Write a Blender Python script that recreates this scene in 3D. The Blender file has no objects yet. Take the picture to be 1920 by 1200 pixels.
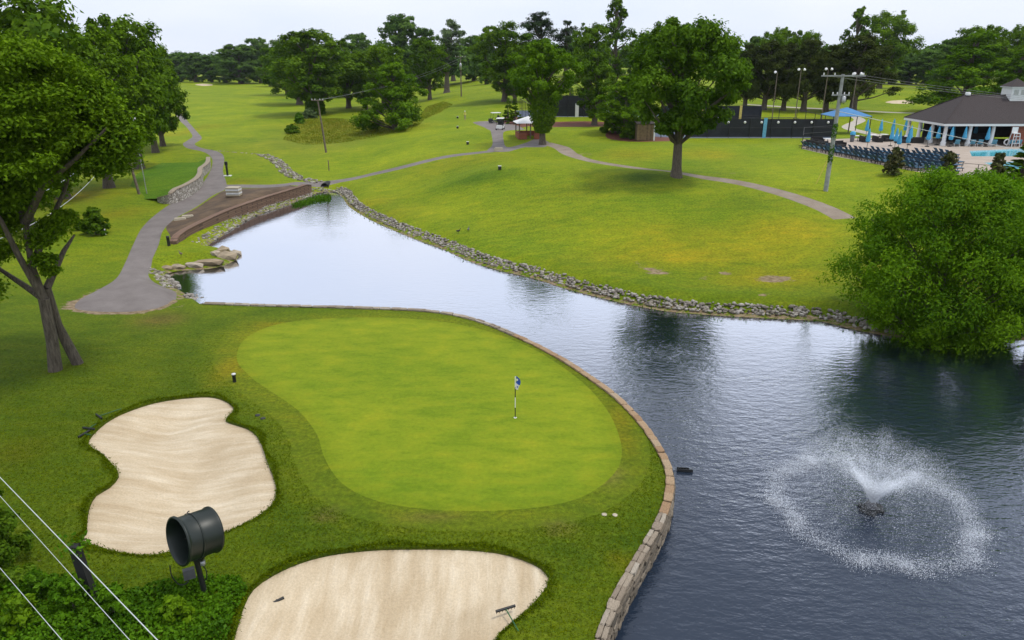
import bpy, math, random
import numpy as np
from mathutils import Vector, Matrix
from mathutils.geometry import delaunay_2d_cdt

# ------------------------------------------------------------------ camera, sky, sun, exposure
scene = bpy.context.scene
COL = scene.collection
F = 1350.0; PITCH = math.radians(20.1); CAMZ = 16.0
cam_d = bpy.data.cameras.new('camera'); cam = bpy.data.objects.new('camera', cam_d); COL.objects.link(cam)
cam.location = (0, 0, CAMZ); cam.rotation_euler = (math.pi/2 - PITCH, 0, 0)
cam_d.sensor_width = 36.0; cam_d.lens = 36.0*F/1920; cam_d.clip_end = 8000; cam_d.clip_start = 0.3
scene.camera = cam
SUN_EL, SUN_AZ = math.radians(66), math.radians(100)      # azimuth from +Y towards +X
w = bpy.data.worlds.new('World'); scene.world = w; w.use_nodes = True
nt = w.node_tree; nt.nodes.clear()
wo = nt.nodes.new('ShaderNodeOutputWorld'); bg = nt.nodes.new('ShaderNodeBackground')
sky = nt.nodes.new('ShaderNodeTexSky'); sky.sky_type = 'NISHITA'; sky.sun_disc = False
sky.sun_elevation = SUN_EL; sky.sun_rotation = SUN_AZ; sky.dust_density = 3.0; sky.air_density = 1.2
tc = nt.nodes.new('ShaderNodeTexCoord'); mp = nt.nodes.new('ShaderNodeMapping'); mp.inputs['Scale'].default_value = (1.2, 1.2, 4.0)
nz = nt.nodes.new('ShaderNodeTexNoise'); nz.inputs['Scale'].default_value = 1.6; nz.inputs['Detail'].default_value = 5; nz.inputs['Roughness'].default_value = .5
rp = nt.nodes.new('ShaderNodeValToRGB'); rp.color_ramp.elements[0].position = .3; rp.color_ramp.elements[1].position = .72
rp.color_ramp.elements[0].color = (6.9, 7.7, 9.2, 1); rp.color_ramp.elements[1].color = (9.0, 9.2, 9.7, 1)
mx = nt.nodes.new('ShaderNodeMix'); mx.data_type = 'RGBA'; mx.inputs['Factor'].default_value = .9
nt.links.new(tc.outputs['Generated'], mp.inputs['Vector']); nt.links.new(mp.outputs[0], nz.inputs['Vector'])
nt.links.new(nz.outputs['Fac'], rp.inputs['Fac'])
nt.links.new(sky.outputs[0], mx.inputs[6]); nt.links.new(rp.outputs[0], mx.inputs[7])
nt.links.new(mx.outputs[2], bg.inputs['Color']); bg.inputs['Strength'].default_value = 0.095
nt.links.new(bg.outputs[0], wo.inputs['Surface'])
sd = bpy.data.lights.new('sun', 'SUN'); sd.energy = 1.5; sd.angle = math.radians(10); sd.color = (1, .95, .86)
so = bpy.data.objects.new('sun', sd); COL.objects.link(so)
sdir = Vector((math.sin(SUN_AZ)*math.cos(SUN_EL), math.cos(SUN_AZ)*math.cos(SUN_EL), math.sin(SUN_EL)))
so.rotation_euler = sdir.to_track_quat('Z', 'Y').to_euler(); so.location = (60, 40, 90)
scene.view_settings.view_transform = 'Standard'; scene.view_settings.look = 'None'
scene.view_settings.exposure = 0.36; scene.view_settings.gamma = 1.0; scene.view_settings.use_curve_mapping = False
scene.render.engine = 'CYCLES'
cy = scene.cycles; cy.max_bounces = 6; cy.diffuse_bounces = 2; cy.glossy_bounces = 2; cy.transmission_bounces = 3
cy.transparent_max_bounces = 4; cy.volume_bounces = 0; cy.caustics_reflective = False; cy.caustics_refractive = False
cy.use_denoising = True

rng = np.random.default_rng(7); random.seed(7)
# ------------------------------------------------------------------ pixel rays and small maths
CP, SP = math.cos(PITCH), math.sin(PITCH)
def ray(px, py):
    a, b = (px-960)/F, (600-py)/F
    return np.array([a, CP + b*SP, -SP + b*CP])
def U(px, py, z=0.0):
    d = ray(px, py); t = (z-CAMZ)/d[2]
    return np.array([d[0]*t, d[1]*t, z])
def sst(a, b, x):
    t = np.clip((np.asarray(x, float)-a)/(b-a), 0, 1); return t*t*(3-2*t)
def smooth_line(pts, step, closed=False):
    p = np.array(pts, float); n = len(p); out = []
    for i in range(n if closed else n-1):
        g = (lambda k: p[k % n]) if closed else (lambda k: p[min(max(k, 0), n-1)])
        p0, p1, p2, p3 = g(i-1), g(i), g(i+1), g(i+2)
        m = max(1, int(np.linalg.norm(p2-p1)/step))
        for k in range(m):
            t = k/m
            out.append(.5*((2*p1)+(-p0+p2)*t+(2*p0-5*p1+4*p2-p3)*t*t+(-p0+3*p1-3*p2+p3)*t**3))
    if not closed: out.append(p[-1])
    return np.array(out)
def dist_line(P, L, closed=False):
    P = np.asarray(P, float)[:, :2]; A = L[:, :2]; B = np.roll(A, -1, 0) if closed else A[1:]
    if not closed: A = A[:-1]
    out = np.empty(len(P)); D = B-A; DD = (D*D).sum(1)+1e-12
    for s in range(0, len(P), 4000):
        q = P[s:s+4000, None, :]-A[None]
        t = np.clip((q*D[None]).sum(2)/DD, 0, 1)
        r = q-t[..., None]*D[None]
        out[s:s+4000] = np.sqrt((r*r).sum(2).min(1))
    return out
def inside(P, L):
    x, y = np.asarray(P)[:, 0], np.asarray(P)[:, 1]; c = np.zeros(len(x), bool); n = len(L); j = n-1
    for i in range(n):
        xi, yi, xj, yj = L[i, 0], L[i, 1], L[j, 0], L[j, 1]
        if yi != yj: c ^= ((yi > y) != (yj > y)) & (x < (xj-xi)*(y-yi)/(yj-yi)+xi)
        j = i
    return c
def sdf(P, L): return np.where(inside(P, L), -1, 1)*dist_line(P, L, True)

# ------------------------------------------------------------------ outlines of the place (metres)
def line(px, z, step, closed=False): return smooth_line([U(x, y, z)[:2] for x, y in px], step, closed)
WATER = -0.9
near_px = [(300,525),(318,541),(338,557),(375,570),(480,574),(600,577),(700,580),(790,584),(850,592),(900,605),(950,625),(1000,648),(1050,675),(1100,708),(1150,745),(1190,785),(1220,825),(1242,865),(1250,895),(1248,930),(1235,970),(1210,1015),(1180,1065),(1150,1120),(1118,1200),(1085,1300)]
NEAR = line(near_px[3:], 0, .4)
left_px = [(352,566),(348,552),(330,540),(318,524),(318,512),(345,507),(400,503),(432,493),(447,482),(440,472),(415,466),(385,463)]
far_px = [(385,463),(410,447),(440,427),(480,405),(530,388),(575,372),(600,362),(625,360),(640,368),(655,388),(690,410),(720,424),(780,449),(830,467),(880,490),(940,508),(1000,522),(1060,541),(1120,557),(1180,571),(1250,584),(1320,590),(1400,595),(1480,599),(1540,603),(1600,618),(1680,632),(1800,640),(1920,638),(2150,640)]
LEFTSH = line(left_px, WATER, .5); FARSH = line(far_px, WATER, .7)
tail = np.array([U(2700, 1000, 0)[:2], U(2300, 1500, 0)[:2], U(1300, 1500, 0)[:2]])
POND = np.vstack([NEAR[::-1], LEFTSH, FARSH[1:], tail])
SOFT = np.vstack([LEFTSH, FARSH[1:]])
green_px = [(445,660),(455,640),(480,622),(520,608),(570,600),(640,596),(700,595),(760,597),(810,601),(860,608),(910,620),(960,637),(1010,660),(1050,685),(1090,715),(1120,745),(1145,780),(1160,815),(1166,845),(1160,875),(1140,900),(1105,925),(1060,942),(1000,952),(940,957),(880,958),(820,956),(760,950),(710,940),(670,925),(640,905),(620,880),(605,850),(597,820),(585,800),(565,775),(540,755),(510,735),(480,715),(458,695),(445,678)]
GREEN = line(green_px, 0, .4, True)
b1_px = [(165,825),(180,805),(205,785),(240,768),(290,752),(340,744),(390,741),(420,748),(438,762),(434,774),(423,786),(440,793),(462,800),(480,813),(492,835),(500,860),(510,885),(518,910),(516,935),(500,955),(470,975),(430,995),(395,1011),(350,1025),(300,1038),(260,1041),(210,1033),(180,1022),(150,1013),(147,1006),(160,997),(163,970),(168,945),(180,925),(205,910),(222,890),(215,875),(195,855),(172,838)]
b2_px = [(437,1200),(445,1170),(458,1130),(475,1100),(510,1075),(560,1052),(620,1036),(700,1027),(780,1025),(860,1026),(930,1032),(980,1045),(1015,1062),(1031,1080),(1025,1100),(1000,1130),(970,1160),(935,1190),(920,1215),(880,1260),(700,1300),(500,1290),(430,1240)]
B1 = line(b1_px, 0, .3, True); B2 = line(b2_px, 0, .3, True)

YS_X = np.array([-400, -40, -26, -20, -12, -5, 0, 6, 12, 20, 28, 45, 400.])
def yshore(X):
    L = FARSH; k = np.argsort(L[:, 0]); return np.interp(X, L[k, 0], L[k, 1])
POOLZ, COURTZ = 4.3, 4.0
pool_px = [(1503,279),(1560,292),(1640,307),(1720,322),(1830,333),(2000,345),(2200,345),(2200,262),(1900,262),(1700,257),(1560,258),(1505,262)]
POOLP = np.array([U(x, y, POOLZ)[:2] for x, y in pool_px])
COURT = np.array([[22.5, 115.6], [50.5, 115.6], [50.5, 136], [22.5, 136]], float)
COURT2 = np.array([[1, 150], [31, 150], [31, 168], [1, 168]], float)
MOUNDS = [(U(915, 326, 3.0), 6.5, 3.2, .8), (U(1205, 333, 3.4), 5, 3, .55), (U(870, 262, 3), 10, 6, .7), (U(1120, 250, 4), 11, 5, .9), (U(1300, 275, 4), 16, 5, .5), (U(330, 345, 1), 1, 1, 0), (U(760, 215, 4), 14, 9, .6), (U(980, 170, 6), 26, 18, 1.4), (U(1690, 175, 6), 30, 20, 1.0)]
def base_h(X, Y):
    X = np.asarray(X, float); Y = np.asarray(Y, float)
    h = .9*sst(104, 140, Y)*sst(10, -30, X)
    h = h+3.7*sst(0, 30, (Y-yshore(X))*.8)*sst(-36, 2, X)
    h = h+2.2*sst(135, 230, Y)*sst(-75, -10, X)+1.0*sst(180, 420, Y)*sst(-10, -75, X)
    for c, rx, ry, a in MOUNDS:
        h = h+a*np.exp(-((X-c[0])/rx)**2-((Y-c[1])/ry)**2)
    h = h+.10*np.sin(X*.21+1)*np.sin(Y*.17)*sst(55, 80, Y)+.25*np.sin(X*.06+2)*np.sin(Y*.05+1)*sst(90, 140, Y)
    far = sst(420, 1500, Y); h = h+far*(9*np.sin(X*.0031+.6)*np.sin(Y*.0023)+3)
    return h
DIRT = None
def H(P):
    P = np.atleast_2d(np.asarray(P, float)); X, Y = P[:, 0], P[:, 1]
    h = base_h(X, Y)
    m = (Y < 200) & (np.abs(X) < 130)
    if m.any():
        Q = P[m][:, :2]; hh = h[m]
        for poly, z, wd in ((POOLP, POOLZ, 7), (COURT, COURTZ, 5), (COURT2, 4.6, 6)):
            lo_, hi_ = poly.min(0)-8, poly.max(0)+8; bb = (Q[:, 0] > lo_[0]) & (Q[:, 0] < hi_[0]) & (Q[:, 1] > lo_[1]) & (Q[:, 1] < hi_[1])
            if bb.any(): k = sst(wd, .6, sdf(Q[bb], poly)); hh[bb] = hh[bb]*(1-k)+z*k
        ins = inside(Q, POND); dn = np.full(len(Q), 50.); ds = dn.copy(); nb = (Q[:, 1] < 108) & (Q[:, 0] > -42)
        if nb.any(): dn[nb] = dist_line(Q[nb], NEAR[::2]); ds[nb] = dist_line(Q[nb], SOFT)
        hh = np.where(ins, np.maximum(-1.9*sst(0, .5, dn), WATER-1.0*sst(0, 2.5, ds)), hh-(hh-WATER)*(1-sst(0, 2.4, ds))*np.where(dn < ds, 0, 1))
        if DIRT is not None:
            bb = (Q[:, 0] > DIRT[:, 0].min()) & (Q[:, 0] < DIRT[:, 0].max()) & (Q[:, 1] > DIRT[:, 1].min()) & (Q[:, 1] < DIRT[:, 1].max())
            if bb.any(): q = Q[bb]; hh[bb] = hh[bb]+.5*sst(0, -.45, sdf(q, DIRT))*sst(.3, 3.5, np.minimum(dist_line(q, PATHA, True), dist_line(q, PATHB, True)))
        h[m] = hh
    return h
def G(px, py):
    d = ray(px, py); lo, hi, n = 8, 2500, 160
    for _ in range(2):
        t = np.geomspace(lo, hi, n); P = d[None]*t[:, None]; z = CAMZ+P[:, 2]-H(P); k = np.argmax(z < 0)
        if z[k] >= 0: k = len(t)-1
        if k == 0: k = 1
        lo, hi, n = t[k-1]*.999, t[k]*1.001, 14
    a = z[k-1]/(z[k-1]-z[k]); tt = t[k-1]+(t[k]-t[k-1])*a
    p = d*tt; return np.array([p[0], p[1], float(H(p[None])[0])])
def gline(px, step, closed=False): return smooth_line([G(x, y)[:2] for x, y in px], step, closed)
def ztop(p, py):                      # height whose pixel row is py, standing above p
    b = (600-py)/F; t = p[1]/(CP+b*SP); return CAMZ+t*(-SP+b*CP)
def mpp(p):                           # metres per photograph pixel at p
    return (p[1]*CP+(CAMZ-p[2])*SP)/F

PATHA = gline([(140,577),(150,562),(185,543),(218,522),(235,492),(250,458),(268,425),(300,396),(345,365),(375,348),(392,325),(398,299),(382,285),(352,278),(343,270),(352,263),(361,255),(352,241),(338,227),(330,214),(340,214),(356,232),(372,250),(378,260),(365,270),(380,278),(408,284),(420,295),(418,320),(424,341),(424,354),(400,366),(368,388),(330,409),(306,432),(297,460),(285,490),(278,515),(290,530),(325,545),(331,556),(315,570),(270,582),(220,585),(165,583)], .7, True)
def strip(px, wid, step=1.2):
    c = gline(px, step); t = np.gradient(c, axis=0); t /= np.linalg.norm(t, axis=1)[:, None]; n = np.c_[-t[:, 1], t[:, 0]]
    wd = np.interp(np.linspace(0, 1, len(c)), np.linspace(0, 1, len(wid)), wid)[:, None]/2
    return np.vstack([c+n*wd, (c-n*wd)[::-1]])
PATHB = strip([(408,350),(450,349),(520,348),(600,343),(680,331),(760,312),(830,295),(890,287),(945,281)], [2.6, 2.2, 2.2])
ROADC = gline([(914,283),(923,272),(922,254),(912,241),(893,233),(888,229),(915,227),(944,231),(972,236),(985,243),(960,244),(945,247),(944,262),(952,276),(985,268),(1008,257),(1020,262),(1030,268),(1020,276),(985,276),(955,284),(940,285)], 1.0, True)
GRAVEL = strip([(1022,268),(1050,276),(1072,290),(1115,303),(1200,316),(1280,325),(1360,338),(1440,355),(1500,373),(1550,392),(1584,410)], [2.2, 2.2, 1.6, 1.5, 1.5, 1.8, 2.3])
DIRT = gline([(318,440),(312,425),(330,410),(368,390),(402,368),(428,356),(500,352),(578,353),(584,360),(560,369),(500,387),(440,407),(390,425),(350,444),(326,459)], .6, True)
MULCH1 = gline([(945,222),(955,219),(985,224),(1005,232),(985,238),(955,240),(942,236)], 1.0, True)
MULCH2 = gline([(1000,231),(1060,228),(1140,230),(1135,237),(1060,238),(1000,238)], 1.2, True)
MULCH3 = gline([(1145,244),(1170,248),(1200,255),(1258,258),(1262,264),(1200,266),(1150,262),(1135,255)], 1.2, True)
FB1 = gline([(366,158.5),(380,157),(396,158),(398,160),(380,161)], 3, True)
FB2 = gline([(1660,192),(1675,188.5),(1712,187.5),(1720,191),(1700,194.5),(1672,194)], 1.5, True)
POOLDECK = POOLP
POOLW = np.array([U(x, y, POOLZ)[:2] for x, y in [(1818,283),(1905,279),(2050,279),(2050,293),(1822,293)]])
POOLW2 = np.array([U(x, y, POOLZ)[:2] for x, y in [(1845,305),(1895,303),(1990,303),(1990,318),(1880,317)]])
WALK = strip([(1400,196),(1450,199),(1520,203),(1600,207),(1680,211),(1760,213)], [2.2])
WALK2 = strip([(1590,212),(1612,225),(1590,238),(1620,248),(1690,258)], [2.2])
TEE = gline([(225,366),(262,318),(300,303),(372,300),(388,306),(392,322),(372,333),(350,347),(300,362),(262,366)], 1.0, True)

# ------------------------------------------------------------------ material helpers
def new_mat(name):
    m = bpy.data.materials.new(name); m.use_nodes = True; t = m.node_tree; t.nodes.clear()
    o = t.nodes.new('ShaderNodeOutputMaterial'); b = t.nodes.new('ShaderNodeBsdfPrincipled'); t.links.new(b.outputs[0], o.inputs[0])
    return m, t, b
def N(t, kind, **kw):
    n = t.nodes.new(kind)
    for k, v in kw.items():
        if k in n.inputs: n.inputs[k].default_value = v
        else: setattr(n, k, v)
    return n
def noise(t, scale, detail=4, rough=.55, stretch=None, rot=0):
    c = t.nodes.new('ShaderNodeTexCoord'); n = N(t, 'ShaderNodeTexNoise', Scale=scale, Detail=detail, Roughness=rough)
    m = t.nodes.new('ShaderNodeMapping'); t.links.new(c.outputs['Object'], m.inputs[0])
    if stretch: m.inputs['Scale'].default_value = stretch
    m.inputs['Rotation'].default_value = (0, 0, rot)
    t.links.new(m.outputs[0], n.inputs['Vector']); return n.outputs['Fac']
def ramp(t, fac, stops):
    r = t.nodes.new('ShaderNodeValToRGB'); e = r.color_ramp.elements
    while len(e) < len(stops): e.new(.5)
    for k, (p, c) in enumerate(stops):
        e[k].position = p; e[k].color = (*c, 1) if not isinstance(c, (int, float)) else (c, c, c, 1)
    t.links.new(fac, r.inputs[0]); return r.outputs[0]
def mix(t, fac, a, b, mode='MIX'):
    n = t.nodes.new('ShaderNodeMix'); n.data_type = 'RGBA'; n.blend_type = mode
    for s, v in ((0, fac), (6, a), (7, b)):
        if hasattr(v, 'links') or hasattr(v, 'is_linked'): t.links.new(v, n.inputs[s])
        else: n.inputs[s].default_value = v if s == 0 else (*v, 1)
    return n.outputs[2]
def bump(t, b, h, strength, dist=.1):
    n = N(t, 'ShaderNodeBump', Strength=strength, Distance=dist); t.links.new(h, n.inputs['Height']); t.links.new(n.outputs[0], b.inputs['Normal'])
def plain(name, col, rough=.6, var=.25, scale=6, metallic=0, bmp=.0, objvar=0):
    m, t, b = new_mat(name); f = noise(t, scale, 5)
    c = ramp(t, f, [(.3, tuple(x*(1-var) for x in col)), (.7, tuple(min(1, x*(1+var)) for x in col))])
    if objvar:
        oi = t.nodes.new('ShaderNodeObjectInfo'); v = ramp(t, oi.outputs['Random'], [(0, 1-objvar), (1, 1+objvar)]); c = mix(t, 1.0, c, v, 'MULTIPLY')
    t.links.new(c, b.inputs['Base Color']); b.inputs['Roughness'].default_value = rough; b.inputs['Metallic'].default_value = metallic
    if bmp: bump(t, b, noise(t, scale*6, 5), bmp)
    return m
M = {}
def grass_mat(name, attr=True, fine=1.0, stripe=False):
    m, t, b = new_mat(name)
    a = t.nodes.new('ShaderNodeAttribute'); a.attribute_name = 'col'; c = a.outputs['Color']
    big = noise(t, .09, 4, .6); med = noise(t, .55, 5, .65, (1, 2.2, 1), .4); fin = noise(t, 5, 5, .75); vf = noise(t, 30, 3, .7)
    c = mix(t, 1, c, ramp(t, big, [(.3, (.72, .82, .75)), (.7, (1.25, 1.1, 1.2))]), 'MULTIPLY')
    c = mix(t, 1, c, ramp(t, med, [(.25, (.66, .78, .6)), (.5, (1, 1, 1)), (.78, (1.42, 1.14, 1.2))]), 'MULTIPLY')
    c = mix(t, 1, c, ramp(t, fin, [(.3, 1-.45*fine), (.7, 1+.45*fine)]), 'MULTIPLY')
    c = mix(t, 1, c, ramp(t, vf, [(.25, 1-.3*fine), (.75, 1+.3*fine)]), 'MULTIPLY')
    d = t.nodes.new('ShaderNodeAttribute'); d.attribute_name = 'dirt'
    dn = N(t, 'ShaderNodeMath', operation='ADD'); t.links.new(d.outputs['Fac'], dn.inputs[0])
    s = N(t, 'ShaderNodeMath', operation='MULTIPLY_ADD'); t.links.new(noise(t, 1.1, 5, .7, (1, 2.5, 1)), s.inputs[0]); s.inputs[1].default_value = 1.6; s.inputs[2].default_value = -.8
    t.links.new(s.outputs[0], dn.inputs[1])
    k = ramp(t, dn.outputs[0], [(.5, 0), (.62, 1)])
    soil = ramp(t, noise(t, 3, 5), [(.3, (.16, .11, .06)), (.7, (.36, .28, .18))])
    c = mix(t, k, c, soil)
    t.links.new(c, b.inputs['Base Color']); b.inputs['Roughness'].default_value = .9; b.inputs['Specular IOR Level'].default_value = .15
    ad = N(t, 'ShaderNodeMath', operation='ADD'); t.links.new(fin, ad.inputs[0]); t.links.new(vf, ad.inputs[1])
    bump(t, b, ad.outputs[0], .55*fine, .12)
    return m
M['grass'] = grass_mat('grass_mat'); M['green'] = grass_mat('green_mat', fine=.35)
def sand_mat(name, rot, stretch):
    m, t, b = new_mat(name); f = noise(t, 1.0, 6, .65, stretch, rot); g = noise(t, 14, 5, .7); bl = noise(t, .35, 3)
    c = ramp(t, f, [(.28, (.49, .385, .25)), (.5, (.57, .47, .33)), (.72, (.69, .60, .46))])
    c = mix(t, 1, c, ramp(t, g, [(.25, .8), (.75, 1.15)]), 'MULTIPLY'); c = mix(t, 1, c, ramp(t, bl, [(.3, (.84, .8, .74)), (.65, (1.04, 1.04, 1.04))]), 'MULTIPLY')
    t.links.new(c, b.inputs['Base Color']); b.inputs['Roughness'].default_value = .95
    ad = N(t, 'ShaderNodeMath', operation='MULTIPLY_ADD'); t.links.new(g, ad.inputs[0]); ad.inputs[1].default_value = .35; t.links.new(f, ad.inputs[2])
    bump(t, b, ad.outputs[0], .5, .12); return m
M['sand1'] = sand_mat('sand_raked_across', .32, (.35, 2.6, 1)); M['sand2'] = sand_mat('sand_raked_along', .18, (2.0, .28, 1))
def asphalt_mat(name, c0, c1):
    m, t, b = new_mat(name); f = noise(t, .5, 6, .65); g = noise(t, 20, 3, .6)
    c = ramp(t, f, [(.25, c0), (.75, c1)]); c = mix(t, 1, c, ramp(t, g, [(.2, .75), (.8, 1.25)]), 'MULTIPLY')
    t.links.new(c, b.inputs['Base Color']); b.inputs['Roughness'].default_value = .85; bump(t, b, g, .3, .03); return m
M['asphalt'] = asphalt_mat('worn_asphalt', (.125, .105, .098), (.215, .19, .18)); M['gravel'] = asphalt_mat('gravel_track', (.17, .125, .085), (.30, .25, .20))
M['mulch'] = asphalt_mat('red_mulch', (.10, .028, .014), (.17, .055, .028)); M['dirt'] = asphalt_mat('bare_soil', (.035, .022, .014), (.15, .095, .05))
M['deck'] = asphalt_mat('pool_concrete', (.33, .265, .21), (.43, .36, .30)); M['court'] = plain('court_surface', (.075, .10, .15), .7, .15)
M['walk'] = asphalt_mat('concrete_walk', (.36, .32, .27), (.48, .44, .38))
M['edge'] = asphalt_mat('concrete_edge', (.38, .33, .24), (.5, .44, .34))
# water
m, t, b = new_mat('pond_water'); M['water'] = m
geo = t.nodes.new('ShaderNodeNewGeometry')
w1 = noise(t, 1.5, 3, .55, (1, 2.0, 1), .5); w2 = noise(t, 4.6, 3, .6, (1, 1.8, 1), -.25); w3 = noise(t, .25, 2, .5)
ad = N(t, 'ShaderNodeMath', operation='MULTIPLY_ADD'); t.links.new(w2, ad.inputs[0]); ad.inputs[1].default_value = .32; t.links.new(w1, ad.inputs[2])
bp = N(t, 'ShaderNodeBump', Strength=1.0, Distance=.16); t.links.new(ad.outputs[0], bp.inputs['Height'])
vd = N(t, 'ShaderNodeVectorMath', operation='DISTANCE'); tcw = t.nodes.new('ShaderNodeTexCoord'); t.links.new(tcw.outputs['Object'], vd.inputs[0]); vd.inputs[1].default_value = tuple(U(1633, 955, WATER))
dvd = N(t, 'ShaderNodeMath', operation='DIVIDE'); t.links.new(vd.outputs['Value'], dvd.inputs[0]); dvd.inputs[1].default_value = 50
st = mix(t, 1, ramp(t, dvd.outputs[0], [(.05, .42), (.3, .22), (.42, .10), (1, .06)]), ramp(t, w3, [(.35, .75), (.65, 1.25)]), 'MULTIPLY'); t.links.new(st, bp.inputs['Strength'])
gl = N(t, 'ShaderNodeBsdfGlossy', Roughness=.04); gl.inputs['Color'].default_value = (.89, .91, .98, 1); t.links.new(bp.outputs[0], gl.inputs['Normal'])
df = N(t, 'ShaderNodeBsdfDiffuse'); df.inputs['Color'].default_value = (.015, .025, .044, 1)
lw = N(t, 'ShaderNodeLayerWeight', Blend=.5); t.links.new(bp.outputs[0], lw.inputs['Normal'])
fr = ramp(t, lw.outputs['Facing'], [(.0, .02), (.36, .05), (.48, .13), (.58, .40), (.67, .86), (.85, .97)])
ms = t.nodes.new('ShaderNodeMixShader'); t.links.new(fr, ms.inputs[0]); t.links.new(df.outputs[0], ms.inputs[1]); t.links.new(gl.outputs[0], ms.inputs[2])
t.links.new(ms.outputs[0], [n for n in t.nodes if n.type == 'OUTPUT_MATERIAL'][0].inputs[0])
m, t, b = new_mat('pool_water'); M['pool'] = m; b.inputs['Base Color'].default_value = (.08, .42, .5, 1); b.inputs['Roughness'].default_value = .08
bump(t, b, noise(t, 3, 3), .2)

# ------------------------------------------------------------------ object helpers
def np_mesh(name, V, Fq, attrs=None, smooth=False):
    me = bpy.data.meshes.new(name); V = np.asarray(V, np.float32); Fq = np.asarray(Fq, np.int32); n, k = Fq.shape
    me.vertices.add(len(V)); me.vertices.foreach_set('co', V.ravel()); me.loops.add(n*k); me.loops.foreach_set('vertex_index', Fq.ravel())
    me.polygons.add(n); me.polygons.foreach_set('loop_start', np.arange(0, n*k, k, dtype=np.int32))
    if smooth: me.polygons.foreach_set('use_smooth', np.ones(n, bool))
    for an, (ty, val) in (attrs or {}).items():
        a = me.attributes.new(an, ty, 'POINT'); a.data.foreach_set('color' if ty == 'FLOAT_COLOR' else 'value', np.asarray(val, np.float32).ravel())
    me.update(calc_edges=True); me.validate(); return me
def link(name, me, mat=None, parent=None, loc=None):
    o = bpy.data.objects.new(name, me); COL.objects.link(o)
    if mat is not None and me is not None and not len(me.materials): me.materials.append(mat)
    if parent is not None: o.parent = parent
    if loc is not None: o.location = loc
    return o
def tag(o, label, cat, group=None):
    o['label'] = label; o['category'] = cat
    if group: o['group'] = group
    return o
def thing(name, label, cat, loc=(0, 0, 0), rz=0, group=None):
    o = link(name, None); o.location = tuple(map(float, loc)); o.rotation_euler = (0, 0, rz); o.empty_display_size = .3; return tag(o, label, cat, group)
def struct(o): o['kind'] = 'structure'; return o
class MB:
    def __init__(s): s.v = []; s.f = []; s.sm = []
    def add(s, v, f, smooth=False):
        k = len(s.v); s.v += [tuple(map(float, p)) for p in v]; s.f += [tuple(i+k for i in q) for q in f]; s.sm += [smooth]*len(f); return s
    def box(s, c, d, rz=0, taper=1.0, rot=None):
        x, y, z = (q/2 for q in d); P = [(-x, -y, -z), (x, -y, -z), (x, y, -z), (-x, y, -z), (-x*taper, -y*taper, z), (x*taper, -y*taper, z), (x*taper, y*taper, z), (-x*taper, y*taper, z)]
        R = rot if rot is not None else Matrix.Rotation(rz, 3, 'Z')
        return s.add([R @ Vector(p)+Vector(c) for p in P], [(3, 2, 1, 0), (4, 5, 6, 7), (0, 1, 5, 4), (1, 2, 6, 5), (2, 3, 7, 6), (3, 0, 4, 7)])
    def tube(s, pts, r, n=8, cap=True, smooth=True):
        pts = [Vector(p) for p in pts]; rs = r if isinstance(r, (list, tuple, np.ndarray)) else [r]*len(pts); V = []; Fc = []
        for i, p in enumerate(pts):
            d = (pts[min(i+1, len(pts)-1)]-pts[max(i-1, 0)]).normalized(); a = d.orthogonal().normalized() if abs(d.z) > .95 else Vector((0, 0, 1)).cross(d).normalized(); bb = d.cross(a)
            if i and a.dot(pa) < 0: a, bb = -a, -bb
            pa = a
            V += [p+(a*math.cos(2*math.pi*k/n)+bb*math.sin(2*math.pi*k/n))*rs[i] for k in range(n)]
        for i in range(len(pts)-1):
            Fc += [(i*n+k, i*n+(k+1) % n, (i+1)*n+(k+1) % n, (i+1)*n+k) for k in range(n)]
        s.add(V, Fc, smooth)
        if cap: s.add(V[:n], [tuple(range(n))[::-1]]); s.add(V[-n:], [tuple(range(n))])
        return s
    def lathe(s, prof, n=16, c=(0, 0, 0), smooth=True):
        V = []; Fc = []
        for r, z in prof: V += [(c[0]+r*math.cos(2*math.pi*k/n), c[1]+r*math.sin(2*math.pi*k/n), c[2]+z) for k in range(n)]
        for i in range(len(prof)-1): Fc += [(i*n+k, i*n+(k+1) % n, (i+1)*n+(k+1) % n, (i+1)*n+k) for k in range(n)]
        return s.add(V, Fc, smooth)
    def mesh(s, name):
        me = bpy.data.meshes.new(name); me.from_pydata(s.v, [], s.f); me.polygons.foreach_set('use_smooth', np.array(s.sm, bool)); me.update(); return me
    def build(s, name, mat, parent=None, loc=None): return link(name, s.mesh(name), mat, parent, loc)
def copy_tree(o, parent=None):
    c = o.copy(); COL.objects.link(c); c.parent = parent
    for ch in o.children: copy_tree(ch, c)
    return c

# ------------------------------------------------------------------ the ground, cut along every outline
REG = [('pond', POND), ('green', GREEN), ('b1', B1), ('b2', B2), ('gravel', GRAVEL), ('road', ROADC), ('pathb', PATHB), ('patha', PATHA), ('dirt', DIRT), ('mulch1', MULCH1), ('mulch2', MULCH2), ('mulch3', MULCH3), ('fb1', FB1), ('fb2', FB2), ('pool', POOLW), ('pool2', POOLW2), ('deck', POOLDECK), ('walk', WALK), ('walk2', WALK2), ('court', COURT), ('court2', COURT2)]
def grid(x0, x1, y0, y1, s):
    gx, gy = np.meshgrid(np.arange(x0, x1, s), np.arange(y0, y1, s)); gx = gx+(np.arange(gx.shape[0]) % 2)[:, None]*s*.5
    p = np.c_[gx.ravel(), gy.ravel()]; return p+rng.uniform(-.12, .12, p.shape)*s
def notin(p, x0, x1, y0, y1): return p[~((p[:, 0] > x0) & (p[:, 0] < x1) & (p[:, 1] > y0) & (p[:, 1] < y1))]
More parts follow.
